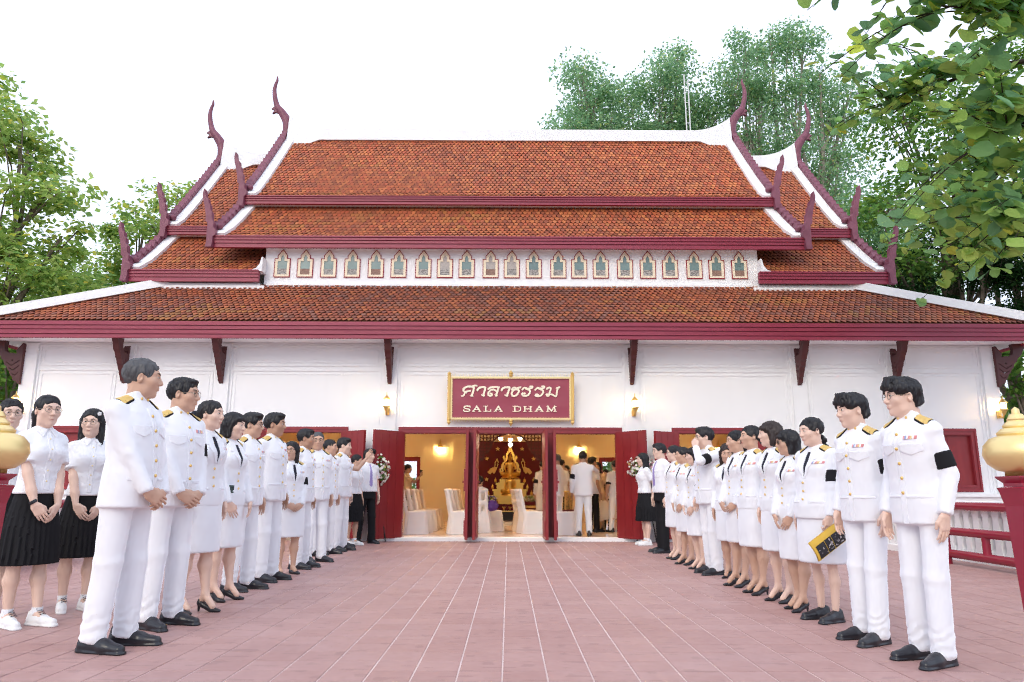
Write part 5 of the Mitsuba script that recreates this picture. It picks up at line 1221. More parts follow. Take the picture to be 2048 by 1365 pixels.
def tree(name, label, base, clumps, leaf=.16, n=9000, pal=YG, bark='bark', trunk=.22, seed=1, cr=.75, group=None, cat='tree', up=1.0, yellow=.1, limbs=True, flat=.7, branch_seen=1.0):
    """clumps: (x, y, z, radius) balls of twigs; each holds leafy sub-clumps with gaps between them"""
    r = np.random.default_rng(seed); k = thing(name, label, cat, group)
    base = np.array(base, float); mb, wood = MB(), MB()
    C = np.array(clumps, float); top = C[:, :3].mean(0); fork = base * .62 + np.array([top[0], top[1], top[2]]) * .38
    tr = spline([base, base * .6 + fork * .4 + r.normal(size=3) * .12 * [1, 1, 0], fork], 8)
    tube(tr, np.linspace(trunk, trunk * .7, 8), 9, wood)
    W = C[:, 3] ** 2; W /= W.sum()
    for (x, y, z, R), w in zip(C, W):
        c = np.array([x, y, z])
        lim = spline([fork, (fork + c) / 2 + r.normal(size=3) * .35, c], 9)
        tube(lim, np.linspace(trunk * .5, .035, 9), 6, wood)
        m = max(5, int(9 * (R / 1.5) ** 2))
        S_ = r.normal(size=(m, 3)); S_ /= np.linalg.norm(S_, axis=1, keepdims=True); S_ = c + S_ * R * (r.random((m, 1)) ** .4) * [1, 1, .8]
        nl = max(12, int(n * w / m))
        for s in S_:
            if limbs: tube(spline([lim[r.integers(4, 8)], (c + s) / 2 + r.normal(size=3) * .12, s], 6), np.linspace(.035, .008, 6) * branch_seen, 4, wood)
            q = cr * (.6 + .8 * r.random())
            D = r.normal(size=(nl, 3)); D /= np.linalg.norm(D, axis=1, keepdims=True)
            P = s + D * q * (r.random((nl, 1)) ** .45) * [1, 1, flat]
            leaf_cloud(P, D * .35 + [0, 0, up] + r.normal(size=(nl, 3)) * .55, leaf, palette(nl, pal, r, .25, yellow), mb, r=r)
    put('crown', mb, 'leaf', color=True, parent=k); put('trunk', wood, bark, 30, parent=k)
    return k
LT, BT = 'broad leaved trees left of the hall', 'small leaved trees behind the roof'
tree('broad_leaf_tree', 'tall yellow green tree at the left frame edge', (-16.5, 20, 0), [(-16.2, 20, 12.6, 1.3), (-14.8, 20.5, 11.2, 1.5), (-13.6, 20, 9.7, 1.2), (-15.3, 19.6, 8.6, 1.8), (-13.2, 20.2, 8.3, 1.0), (-14.2, 20, 7.0, 1.5), (-12.8, 20.5, 6.3, 1.3), (-16.2, 20, 6.4, 1.8), (-14.6, 20, 5.2, 1.4), (-12.3, 21, 5.4, 1.0)], n=11000, leaf=.21, seed=11, group=LT, trunk=.26, cr=.7)
tree('broad_leaf_tree', 'yellow green tree rising behind the lower left gable hooks', (-12.5, 26, 0), [(-12.8, 26, 11.9, .9), (-11.7, 26, 11.8, .8), (-13.9, 26, 11.0, .9), (-12.4, 25.6, 10.4, 1.3), (-11.0, 26, 11.9, .7), (-14.6, 26, 9.5, 1.4), (-12.6, 26, 8.8, 1.4), (-11.2, 26, 9.8, .9), (-14.2, 26, 7.6, 1.3), (-16.3, 26, 8.4, 1.5), (-12.2, 26, 7.4, 1.2)], n=10500, leaf=.20, seed=12, group=LT, trunk=.2, cr=.66)
tree('broad_leaf_tree', 'low leafy tree behind the left hip of the roof', (-15, 23, 0), [(-15.5, 23, 7.2, 1.4), (-13.2, 23, 6.9, 1.3), (-17, 23, 6.2, 1.3), (-14.4, 23, 5.9, 1.3), (-12.2, 23.5, 6.6, 1.0), (-16, 22.5, 4.6, 1.4)], n=8000, leaf=.19, pal=MG, seed=13, group=LT, trunk=.2, cr=.7)
tree('shrub', 'dark green shrub showing under the eave at the left edge', (-13.5, 19, 0), [(-13.6, 19, 3.4, 1.2), (-12.9, 19.5, 2.2, 1.2), (-13.9, 18.5, 1.4, 1.1), (-13.0, 19, 4.3, .9)], n=4500, leaf=.16, pal=MG, seed=14, cat='shrub', trunk=.1, cr=.6)
bodhi = dict(leaf=.165, pal=DG, bark='bark_pale', cr=1.05, yellow=.04, group=BT, flat=.85, up=.4)
tree('small_leaf_tree', 'leftmost slender small leaved tree above the white ridge', (4.6, 32, 0), [(3.5, 32, 21.0, .9), (3.9, 32, 19.6, 1.1), (3.2, 32, 18.4, 1.1), (4.3, 32, 17.8, 1.1), (3.1, 32, 16.6, .9), (4.0, 32, 16.2, 1.0), (4.9, 32, 18.4, .6)], n=10500, seed=21, trunk=.2, **bodhi)
tree('small_leaf_tree', 'dense small leaved tree behind the ladder mast', (7.2, 33, 0), [(6.1, 33, 20.4, 1.1), (7.6, 33, 21.2, 1.3), (8.6, 33, 22.2, 1.1), (6.0, 33, 18.7, 1.3), (7.6, 33, 19.2, 1.6), (9.2, 33, 20.2, 1.4), (6.1, 33, 17.0, 1.3), (7.8, 33, 17.2, 1.5), (9.4, 33, 18.2, 1.3), (9.2, 33, 16.3, 1.2), (10.2, 33, 19.6, .9)], n=20000, seed=22, trunk=.3, **bodhi)
tree('small_leaf_tree', 'tallest small leaved tree right of the ridge finial', (13, 32, 0), [(11.6, 32, 22.2, 1.3), (13.0, 32, 23.0, 1.2), (14.6, 32, 22.9, 1.2), (10.9, 32, 20.6, 1.2), (12.2, 32, 20.4, 1.3), (15.3, 32, 21.2, 1.3), (13.6, 32, 19.6, 1.3), (11.4, 32, 18.2, 1.4), (15.6, 32, 18.6, 1.6), (13.4, 32, 17.2, 1.4), (11.2, 32, 16.2, 1.3), (15.8, 32, 16.6, 1.4), (13.6, 32, 15.2, 1.4), (16.2, 32, 14.6, 1.2), (16.6, 32, 20.0, 1.0)], n=23000, seed=23, trunk=.4, **bodhi)
tree('small_leaf_tree', 'dark small leaved tree behind the right gable hooks', (16.6, 30, 0), [(14.8, 30, 12.6, 1.2), (16.4, 30, 12.9, 1.2), (15.6, 30, 11.2, 1.4), (17.4, 30, 10.8, 1.4), (16.2, 30, 9.4, 1.3), (18.6, 30, 9.2, 1.4)], n=11000, seed=24, trunk=.28, **bodhi)
tree('broad_leaf_tree', 'light green tree with bare limbs beyond the right eave', (16.2, 24, 0), [(14.6, 22, 8.8, 1.2), (16.4, 22, 9.4, 1.3), (18.2, 22, 9.4, 1.3), (15.4, 22, 10.6, 1.0), (17.6, 22, 11.2, 1.1), (18.9, 22, 7.8, 1.2)], n=5200, leaf=.2, pal=YG, seed=25, trunk=.22, cr=.75, group='broad leaved trees right of the hall')
tree('feathery_tree', 'dark feathery tree rising right behind the right hip ridge', (13.5, 20, 0), [(11.6, 21, 7.2, .9), (12.6, 21, 7.6, .9), (13.6, 21, 7.9, 1.0), (11.9, 21, 6.2, 1.0), (12.9, 21, 6.4, 1.0), (14.6, 21, 7.4, 1.1), (13.8, 21, 6.2, 1.1), (13, 21, 5.2, 1.1)], n=24000, leaf=.09, pal=[(.02, .06, .02), (.03, .085, .025), (.04, .10, .03)], seed=26, trunk=.12, cr=.62, yellow=.02)
tree('feathery_tree', 'dark feathery hedge tree at the right frame edge', (16.5, 21, 0), [(15.2, 20.5, 7.6, 1.1), (16.4, 20.5, 7.8, 1.1), (15.0, 20.5, 6.2, 1.1), (16.2, 20.5, 6.2, 1.2), (17.6, 20.5, 7.0, 1.2), (16, 20.5, 4.8, 1.2)], n=20000, leaf=.09, pal=[(.02, .06, .02), (.03, .085, .025), (.04, .10, .03)], seed=27, trunk=.12, cr=.65, yellow=.02)
tree('creeper_tree', 'thick trunked tree with creepers behind the right wall corner', (12.75, 18.6, 0), [(12.6, 18.6, 4.2, .7), (13.4, 18.8, 3.9, .9), (12.5, 18.9, 2.6, .5), (13.6, 18.4, 2.8, .9), (13.3, 19, 1.6, .9)], n=5200, leaf=.15, pal=MG, seed=28, trunk=.26, cr=.5)
tree('broad_leaf_tree', 'light leafy tree filling the gap right of the gable hooks', (13.9, 24, 0), [(11.4, 20, 9.2, 1.0), (12.4, 20, 10.6, 1.2), (13.6, 20, 9.4, 1.3), (12.0, 20, 12.2, 1.1), (13.6, 20, 12.4, 1.3), (15.0, 20, 11.2, 1.4), (14.8, 20, 13.6, 1.2), (12.8, 20, 7.8, 1.1), (14.6, 20, 8.4, 1.2), (11.6, 20, 7.6, .8)], n=9500, leaf=.17, pal=MG, seed=31, trunk=.2, cr=.8, group='broad leaved trees right of the hall')
for i, (x, y) in enumerate(((-4.6, 27), (-2.2, 27.5), (3.4, 27), (5.4, 27.5))):
    tree('shrub', ('garden shrub seen through the rear left window', 'garden shrub seen past the left altar side', 'garden shrub seen through the rear right window', 'garden shrub outside the rear right wall')[i], (x, y, 0), [(x, y, 1.6, .9), (x + .8, y, 1.0, .8), (x - .7, y, 1.1, .8), (x, y, 2.6, .7)], n=2600, leaf=.13, pal=MG, seed=40 + i, trunk=.08, cr=.5, cat='shrub', limbs=False)
for i, x in enumerate((-33, -24, 22, 29, 38)):
    tree('distant_tree', ('distant round tree far left of the hall', 'distant tree left of the hall', 'distant tree right of the hall', 'distant tree far right of the hall', 'distant tree outermost on the right')[i], (x, 38, 0), [(x, 38, 6, 2.2), (x - 2, 38, 4.6, 2), (x + 2, 38, 4.8, 2), (x, 37, 3, 2), (x + .5, 38, 8, 1.6)], n=4200, leaf=.32, pal=MG, seed=50 + i, trunk=.3, cr=1.1)

# ---- the large leaved branches that hang into the picture from the right
def spray(k, path, nleaf, size, r, mbs, wood, rad=.02, pal=None, span=(.1, 1.0), droop=.5):
    p = spline(path, 22); tube(p, np.linspace(rad, .004, 22), 5, wood)
    P, N, = [], []
    for i in range(nleaf):
        t = span[0] + (span[1] - span[0]) * (i + r.random() * .8) / nleaf
        j = min(20, int(t * 21)); base = p[j] + (p[j + 1] - p[j]) * (t * 21 - j)
        d = r.normal(size=3) * [.8, .8, .5]; st = base + d * .09 + [0, 0, .01]
        tube([base, (base + st) / 2 + [0, 0, .012], st], [.004, .003, .0025], 3, wood)
        P.append(st); N.append(np.array([r.normal() * .55, r.normal() * .5 - .6, .35 + .45 * r.random()]))
    leaf_cloud(np.array(P), np.array(N), size, palette(len(P), pal, r, .25, .04), mbs, big=True, jit=.7, r=r)
mat('bark_dark', (.05, .04, .033), .9, .1)
r = np.random.default_rng(77)
BIGL = [(.31, .52, .16), (.25, .46, .19), (.38, .58, .15), (.20, .39, .20), (.42, .55, .14)]
k = thing('large_leaf_tree', 'near tree whose large round leaves hang in from the right edge', 'tree')
mb, wood = MB(), MB()
tube(spline([(9.6, 9.6, 0), (9.3, 9.5, 3), (9.0, 9.3, 6.5), (9.2, 9.4, 9.5)], 12), np.linspace(.24, .12, 12), 10, wood)
limbs = [[(9.0, 9.3, 6.3), (7.8, 8.9, 6.9), (6.4, 8.6, 6.8), (5.1, 8.3, 6.5)], [(9.05, 9.3, 5.6), (7.6, 9.2, 5.8), (6.3, 9.1, 5.5), (5.0, 9.0, 5.0)],
         [(9.1, 9.4, 4.6), (7.8, 9.7, 4.9), (6.8, 9.8, 4.6), (5.7, 9.9, 4.2)], [(9.0, 9.3, 7.6), (7.6, 9.6, 8.6), (6.3, 9.8, 8.7), (5.0, 9.7, 8.3)],
         [(9.0, 9.3, 6.9), (7.9, 8.6, 7.6), (6.0, 8.0, 7.2), (3.7, 7.6, 6.5)], [(9.1, 9.4, 7.2), (8.0, 11.0, 7.7), (7.2, 11.6, 7.5), (6.4, 11.9, 7.0)], [(9.1, 9.4, 5.0), (8.4, 11.2, 6.1), (7.6, 11.9, 6.0), (6.7, 12.2, 5.5)], [(9.1, 9.4, 4.2), (8.2, 10.6, 4.9), (7.5, 11.2, 4.6), (6.9, 11.6, 4.3)]]
for li, L in enumerate(limbs):
    L = [(a + .1 + (.45 if L[-1][2] > 6 else 1.5) * i / 3, b, c + .2 + .5 * i / 3) for i, (a, b, c) in enumerate(L)]
    p = spline(L, 18); tube(p, np.linspace(.05, .012, 18), 7, wood)
    for i in range(24):
        j = int(5 + 12 * (i / 24)); b = p[j]
        d = np.array([-.75 - .4 * r.random(), r.normal() * .55, r.normal() * .38 + .06]); ln = .75 + .65 * r.random()
        m = b + d * ln * .5 + [0, 0, .10]; e = b + d * ln + [0, 0, -.12 * ln]
        spray(k, [b, m, e], 17, .235 if li < 4 else .19, r, mb, wood, .014, BIGL)
put('crown', mb, 'leaf', color=True, parent=k); put('trunk', wood, 'bark_dark', 30, parent=k)
# lattice mast behind the roof
k = thing('ladder_mast', 'thin white ladder mast standing behind the roof ridge', 'antenna mast')
for x, zt in ((6.27, 15.7), (6.40, 15.5)): put('pole', tube([(x, 23.4, 0), (x, 23.4, zt)], .022, 6), 'shoe_white', parent=k)
for z in np.arange(1, 15.6, .8): put('rung', tube([(6.27, 23.4, z), (6.40, 23.4, z)], .014, 5), 'shoe_white', parent=k)
# ================================================================ ENTRANCE POSTS, RAILING, BALUSTRADE
def square_post(k, x, y):
    def fr(prof, m, nm):
        mb = MB(); v = []; 
        for z, a in prof: v += [[x - a, y - a, z], [x + a, y - a, z], [x + a, y + a, z], [x - a, y + a, z]]
        n = len(prof); f = [[0, 3, 2, 1], [4 * n - 4, 4 * n - 3, 4 * n - 2, 4 * n - 1]]
        for i in range(n - 1):
            for j in range(4): f.append([4 * i + j, 4 * i + (j + 1) % 4, 4 * i + 4 + (j + 1) % 4, 4 * i + 4 + j])
        return put(nm, mb.raw(v, f), m, parent=k)
    fr([(0, .075), (.12, .075), (.125, .06), (.3, .042), (.90, .058), (.955, .068), (.972, .073), (.976, .06)], 'rail_red', 'shaft')
    fr([(.977, .055), (.992, .055), (1.014, .074), (1.02, .074)], 'rail_red', 'cap')
    put('bulb', lathe([(0, 1.021), (.066, 1.021), (.066, 1.038), (.092, 1.044), (.125, 1.072), (.138, 1.108), (.132, 1.146), (.108, 1.174), (.075, 1.186)], 40, (x, y, 0)), 'finial_gold', True, parent=k)
    put('tiers', lathe([(0.075, 1.1860), (0.078, 1.1918), (0.078, 1.1990), (0.060, 1.2148), (0.050, 1.2177), (0.054, 1.2220), (0.054, 1.2278), (0.038, 1.2436), (0.034, 1.2479), (0.036, 1.2537), (0.024, 1.2738), (0.016, 1.2774), (0.014, 1.2954), (0.000, 1.3062)], 32, (x, y, 0)), 'finial_gold', 25, parent=k)
for x, lb in ((-2.13, 'red post with a gold bulb finial cut by the left frame edge'), (2.12, 'red post with a gold bulb finial cut by the right frame edge')):
    square_post(thing('finial_post', lb, 'post', 'entrance posts'), x, 3.0)
for s, lb in ((1, 'dark red pipe railing behind the nearest man of the right row'), (-1, 'dark red pipe railing behind the girls on the left')):
    k = thing('railing', lb, 'railing', 'red railings along the terrace')
    for z, ya, yb in ((.78, 7.6, 10.6), (.44, 7.6, 10.6), (.14, 7.6, 10.6)):
        put('rail', tube([(s * 6.05, ya, z), (s * 6.12, yb, z)], .056, 10), 'rail_red', 40, parent=k)
    for y in (10.36, 9.5, 8.6, 7.7): put('strut', tube([(s * 6.1, y, .0 if y in (10.36, 7.7) else .14), (s * 6.1, y, .44 if y != 7.7 else .78)], .05, 10), 'rail_red', 40, parent=k)
for s, lb in ((1, 'white balustrade with flat balusters on the right of the terrace'), (-1, 'white balustrade with flat balusters on the left of the terrace')):
    k = thing('balustrade', lb, 'balustrade', 'white balustrades beside the terrace')
    put('base_rail', bx(min(s * 6.52, s * 6.8), max(s * 6.52, s * 6.8), 5.2, 14.6, -.03, .1), 'ridge_plaster', parent=k)
    put('top_rail', bx(min(s * 6.48, s * 6.84), max(s * 6.48, s * 6.84), 5.2, 14.6, .72, .84), 'ridge_plaster', parent=k)
    put('backing', bx(min(s * 6.76, s * 6.79), max(s * 6.76, s * 6.79), 5.2, 14.6, .1, .72), 'ridge_plaster', parent=k)
    for i in range(44):
        y = 5.3 + i * .212
        v = [(.075, .1), (.075, .16), (.055, .2), (.07, .42), (.055, .62), (.075, .66), (.075, .72)]
        mb = MB(); q = []
        for a, z in v: q += [[s * 6.56, y - a, z], [s * 6.56, y + a, z], [s * 6.7, y + a, z], [s * 6.7, y - a, z]]
        f = []
        for t in range(6):
            for j in range(4): f.append([4 * t + j, 4 * t + (j + 1) % 4, 4 * t + 4 + (j + 1) % 4, 4 * t + 4 + j])
        put('baluster', mb.raw(q, f), 'ridge_plaster', parent=k)

# ================================================================ INSIDE THE HALL
def chair(label, x, y, face, m='cover_white', sash=False, seed=0, draped=True):
    """a banquet chair under a floor length cloth cover; faces along 'face' degrees"""
    k = thing('covered_chair', label, 'chair', 'white covered chairs inside the hall')
    Rw = rotz(math.radians(face)); r = np.random.default_rng(seed + 5)
    def pl(mb):
        v, f = mb if isinstance(mb, tuple) else mb.mesh(); return (np.asarray(v) @ Rw.T + [x, y, ZF], f)
    # skirt: a fluted box
    n = 44; a = np.linspace(0, 2 * np.pi, n, endpoint=False)
    sq = lambda a, hx, hy: np.stack([hx * np.sign(np.cos(a)) * np.abs(np.cos(a)) ** .35, hy * np.sign(np.sin(a)) * np.abs(np.sin(a)) ** .35], 1)
    rows = []
    for z, g, fl in ((.005, .275, 1.0), (.2, .26, .6), (.40, .236, .15), (.455, .232, 0), (.475, .222, 0), (.48, .15, 0), (.48, .0, 0)):
        p = sq(a, g, g); w = 1 + .035 * fl * np.sin(a * 9 + seed) + .02 * fl * r.normal(size=n) * .5
        rows.append(np.c_[p * w[:, None], np.full(n, z)])
    v = np.vstack(rows); i, j = np.meshgrid(np.arange(len(rows) - 1), np.arange(n), indexing='ij')
    put('seat_cover', pl((v, np.stack([i * n + j, i * n + (j + 1) % n, (i + 1) * n + (j + 1) % n, (i + 1) * n + j], -1).reshape(-1, 4))), m, 50, parent=k)
    G = Field([-.3, -.5, .3], [.3, .1, 1.05], .02)
    G.ell((0, 0, 0), (.01, .01, .01), 0)
    for xx in (-1, 1): G.cone((xx * .15, -.2, .42), (xx * .14, -.30, .92), .045, .034, .03)
    G.cone((-.13, -.302, .92), (.13, -.302, .92), .034, .034, .04); G.cone((0, -.2, .45), (0, -.29, .90), .045, .034, .06); G.cone((-.1, -.245, .65), (.1, -.245, .65), .042, .042, .06)
    put('back_cover', pl(tri(G.mesh())), m, True, parent=k)
    if sash: put('sash', pl(MB().box(-.21, .21, -.335, -.19, .56, .66)), 'cover_peach', parent=k)
    return k
rows = []
cs = [('front covered chair beside the left folded door leaf', -1.05, 16.1, -78), ('covered chair behind the front chair of the left bay', -1.02, 16.75, -80), ('third covered chair of the left bay row', -.98, 17.4, -78), ('fourth covered chair of the left bay row', -1.0, 18.1, -80), ('fifth covered chair of the left bay row', -.98, 18.8, -80),
      ('covered chair at the left door leaf edge', -2.02, 16.0, -74), ('covered chair behind the one at the left door leaf edge', -1.98, 16.65, -76), ('third covered chair of the outer left row', -1.95, 17.35, -76), ('fourth covered chair of the outer left row', -1.95, 18.05, -78), ('fifth covered chair of the outer left row', -1.93, 18.75, -78),
      ('covered chair under the seated woman', -.66, 16.72, 5), ('covered chair left of the altar aisle', -.42, 17.3, -70),
      ('front covered chair right of the aisle before the altar', .50, 16.35, -72), ('covered chair second right of the aisle', .42, 17.0, -74), ('covered chair third right of the aisle', .40, 17.7, -74), ('covered chair beside the man in the doorway', 1.28, 15.95, 70)]
for i, (lb, x, y, f) in enumerate(cs): chair(lb, x, y, f, 'cover_white' if i % 5 in (0, 1, 2) else 'cover_peach', False, i)
for i, (x, y) in enumerate(((1.15, 17.2), (1.3, 17.7), (1.5, 17.3))):
    k = thing('wooden_chair', ('bare gold framed chair nearest the folded door leaf', 'bare gold framed chair behind the first one', 'bare gold framed chair under the talking man')[i], 'chair', 'bare gold framed chairs')
    for sx in (-1, 1):
        for sy in (-1, 1): put('leg', tube([(x + sx * .19, y + sy * .19, ZF), (x + sx * .17, y + sy * .17, ZF + .44 if sy < 0 else ZF + .44)], .017, 6), 'gold_paint', parent=k)
        put('back_post', tube([(x + sx * .17, y - .17, ZF + .44), (x + sx * .16, y - .24, ZF + .92)], .016, 6), 'gold_paint', parent=k)
    put('seat', bx(x - .2, x + .2, y - .2, y + .2, ZF + .44, ZF + .49), 'altar_red', parent=k)
    for t in range(4): put('spindle', tube([(x - .1 + t * .067, y - .18, ZF + .49), (x - .1 + t * .067, y - .235, ZF + .88)], .009, 5), 'gold_paint', parent=k)
    put('top_bar', tube([(x - .17, y - .24, ZF + .9), (x + .17, y - .24, ZF + .9)], .02, 6), 'gold_paint', parent=k)
k = thing('purple_bag', 'purple handbag on the covered chair left of the aisle', 'bag')
m = trimesh.creation.icosphere(3); v = m.vertices * [.13, .09, .12]; v += v * (meshkit.fbm(v * 22, 3, 4) - .5)[:, None] * .5
mat('bag_purple', (.09, .03, .2), .5)
put('body', (v + [-.36, 16.55, ZF + .59], m.faces), 'bag_purple', True, parent=k)
put('handle', tube(spline([(-.43, 16.52, ZF + .66), (-.42, 16.5, ZF + .78), (-.31, 16.5, ZF + .78), (-.29, 16.52, ZF + .66)], 12), .01, 6), 'bag_purple', True, parent=k)
k = thing('cloth_table', 'table with a fringed white cloth beside the right door leaf', 'table')
n = 48; a = np.linspace(0, 2 * np.pi, n, endpoint=False); R0 = []
for z, g, fl in ((.12, 1.12, 1), (.4, 1.07, .6), (.66, 1.01, .1), (.69, .99, 0), (.695, .5, 0), (.695, 0, 0)):
    p = np.stack([.62 * np.sign(np.cos(a)) * np.abs(np.cos(a)) ** .4, .4 * np.sign(np.sin(a)) * np.abs(np.sin(a)) ** .4], 1) * g
    R0.append(np.c_[p * (1 + .04 * fl * np.sin(a * 12))[:, None] + [2.62, 17.6], np.full(n, ZF + z + (.16 * fl * (np.abs(np.cos(2 * a)))))])
v = np.vstack(R0); i, j = np.meshgrid(np.arange(5), np.arange(n), indexing='ij')
put('cloth', (v, np.stack([i * n + j, i * n + (j + 1) % n, (i + 1) * n + (j + 1) % n, (i + 1) * n + j], -1).reshape(-1, 4)), 'cover_peach', 40, parent=k)
for sx in (-1, 1):
    for sy in (-1, 1): put('leg', tube([(2.62 + sx * .5, 17.6 + sy * .3, ZF), (2.62 + sx * .5, 17.6 + sy * .3, ZF + .68)], .025, 6), 'gold_paint', parent=k)
# altar, statues, back panel
k = thing('altar_backdrop', 'dark red backdrop with gold flower ornaments behind the statue', 'backdrop')
put('panel', bx(-1.2, 1.28, 22.82, 22.9, ZF + .1, 2.5), 'altar_red', parent=k)
def star(cx, cz, R=.062):
    return so.unary_union([sg.Polygon([(cx, cz), (cx + R * .5 * math.cos(t - .45), cz + R * .5 * math.sin(t - .45)), (cx + R * math.cos(t), cz + R * math.sin(t)), (cx + R * .5 * math.cos(t + .45), cz + R * .5 * math.sin(t + .45))]).buffer(.006) for t in np.arange(5) * 2 * np.pi / 5 + 1.57])
for x, z in ((-.38, 2.28), (.38, 2.28), (-.72, 1.98), (.74, 1.98), (-1.04, 1.66), (1.06, 1.66), (-.72, 1.34), (.74, 1.34), (-.74, .78), (.74, .78)): put('flower_ornament', extr(star(x + .04, z), 22.79, 22.819), 'gold_paint', parent=k)
for s in (-1, 1):
    c = .04
    fl = sg.Polygon([(c + s * a, b) for a, b in ((.40, 1.98), (.46, 1.86), (.47, 1.72), (.60, 1.66), (.68, 1.56), (.62, 1.50), (.55, 1.58), (.5, 1.52), (.44, 1.6), (.40, 1.72), (.36, 1.86))]).buffer(.012)
    put('flame_ornament', extr(fl.difference(fl.buffer(-.03).intersection(sg.box(-2, 1.72, 2, 3))), 22.785, 22.819), 'gold_paint', parent=k)
k = thing('altar', 'stepped gold and red altar carrying the two statues', 'altar')
put('platform', bx(-1.6, 1.68, 19.8, 22.8, ZF, ZF + .1), 'ridge_plaster', parent=k)
put('red_base', bx(-.75, .83, 20.75, 22.5, ZF + .1, .62), 'altar_red', parent=k)
for x0, x1 in ((-.78, -.30), (.38, .86)):
    put('side_table', MB().box(x0, x1, 20.3, 20.74, .62, .7).box(x0 + .03, x1 - .03, 20.33, 20.72, ZF + .1, .62), 'altar_red', parent=k)
    for i in range(3): put('table_carving', bx(x0 + .02, x1 - .02, 20.285, 20.299, .25 + .14 * i, .31 + .14 * i), 'gold_paint', parent=k)
for i, (hw, z0, z1, yy) in enumerate(((.66, .62, .70, 21.0), (.56, .70, .80, 21.08), (.60, .80, .86, 21.04), (.47, .86, .98, 21.15), (.51, .98, 1.04, 21.1), (.38, 1.04, 1.16, 21.2), (.41, 1.16, 1.22, 21.17), (.30, 1.22, 1.32, 21.25))):
    put('tier', bx(.04 - hw, .04 + hw, yy, 22.4, z0, z1), 'statue_gold', parent=k)
for s in (-1, 1): 
    for i, (xx, zz_) in enumerate(((.62, .86), (.50, 1.04), (.42, 1.22))): put('corner_leaf', lathe([(0, 0), (.045, .03), (.03, .08), (.012, .11), (0, .16)], 10, (.04 + s * xx, 21.1 + .06 * i, zz_)), 'statue_gold', True, parent=k)
def buddha(label, x, y, z, h, aura):
    """a seated gilded figure on a lotus base, h from lap to flame tip"""
    k = thing('seated_statue', label, 'statue', 'gilded seated statues')
    F = Field([-.55, -.4, -.25], [.55, .4, 1.25], .016)
    F.stack([(0.0, .12, .1, 0, 0), (.2, .13, .09, 0, 0), (.42, .19, .1, 0, 0), (.50, .17, .085, 0, 0), (.55, .07, .06, 0, 0)], .03)
    for s in (-1, 1):
        F.cone((s * .1, 0, -.01), (s * .40, -.10, -.02), .1, .075, .04); F.cone((s * .40, -.1, -.02), (-s * .05, -.24, -.03), .07, .055, .04)
        F.cone((s * .19, 0, .46), (s * .255, -.02, .24), .058, .046, .03)
    F.cone((-.255, -.02, .24), (-.2, -.2, .05), .046, .035, .02); F.cone((-.2, -.2, .05), (-.19, -.27, -.03), .03, .025, .02)
    F.cone((.255, -.02, .24), (.05, -.2, .07), .046, .035, .02)
    F.cone((0, 0, .53), (0, -.01, .62), .05, .05, .03); F.ell((0, -.015, .69), (.082, .085, .105), .02); F.ell((0, .0, .80), (.05, .05, .04), .02); F.cone((0, 0, .82), (0, 0, .97), .03, .006, .01)
    F.cone((0, -.1, .68), (0, -.105, .66), .012, .015, .01)
    for s in (-1, 1): F.cone((s * .085, 0, .70), (s * .085, 0, .60), .013, .016, .008)
    v, f = tri(F.mesh()); sc = h / 1.0
    put('figure', (v * sc + [x, y, z], f), 'statue_gold', True, parent=k)
    put('lotus_base', (lambda m: (m[0] * [1.15, .75, 1] * sc + [x, y - .03 * sc, z - .24 * sc], m[1]))(lathe([(0, 0), (.40, 0), (.38, .04), (.30, .07), (.30, .09), (.42, .14), (.40, .17), (0, .17)], 28).mesh()), 'statue_gold', 30, parent=k)
    if aura:
        prof = [(.02, 1.34), (.05, 1.2), (.10, 1.06), (.17, .93), (.20, .83), (.185, .76), (.22, .72), (.30, .83), (.345, .74), (.27, .62), (.27, .55), (.36, .5), (.42, .36), (.41, .22), (.38, .12), (.46, .08), (.44, .24), (.5, .2), (.49, .06), (.42, -.02), (.36, .02)]
        o = sg.Polygon([(a, b) for a, b in prof] + [(-a, b) for a, b in prof[::-1]]).buffer(.012)
        inn = sg.Polygon([(a, b) for a, b in ((.0, 1.05), (.06, .95), (.125, .84), (.125, .68), (.17, .58), (.29, .46), (.32, .2), (.3, -.1))] + [(-a, b) for a, b in ((.3, -.1), (.32, .2), (.29, .46), (.17, .58), (.125, .68), (.125, .84), (.06, .95))])
        m = extr(o.difference(inn), .06, .12); v = np.vstack(m.v) * sc + [x, y, z]
        put('aureole', (v, np.vstack(m.f)), 'statue_gold', parent=k)
        o2 = o.buffer(-.03).difference(inn.buffer(.03)); m = extr(o2, .045, .059)
        put('aureole_rim', (np.vstack(m.v) * sc + [x, y, z], np.vstack(m.f)), 'gold_paint', parent=k)
buddha('large gilded seated statue with a flame shaped aureole', .044, 21.7, 1.50, .62, True)
buddha('smaller gilded seated statue in front of the large one', .044, 20.95, 1.0, .58, False)
k = thing('offering_stand', 'small black offering stand with brass bowls before the altar', 'stand')
put('table', MB().box(-.2, .3, 20.0, 20.3, .42, .47).box(-.18, .28, 20.02, 20.28, .20, .42), 'black_plastic', parent=k)
put('brass_band', bx(-.2, .3, 19.985, 19.999, .43, .46), 'gold', parent=k)
for x in (-.12, .04, .2): put('bowl', lathe([(0, .47), (.03, .47), (.02, .5), (.055, .56), (.05, .565), (0, .53)], 12, (x, 20.12, 0)), 'gold', True, parent=k)
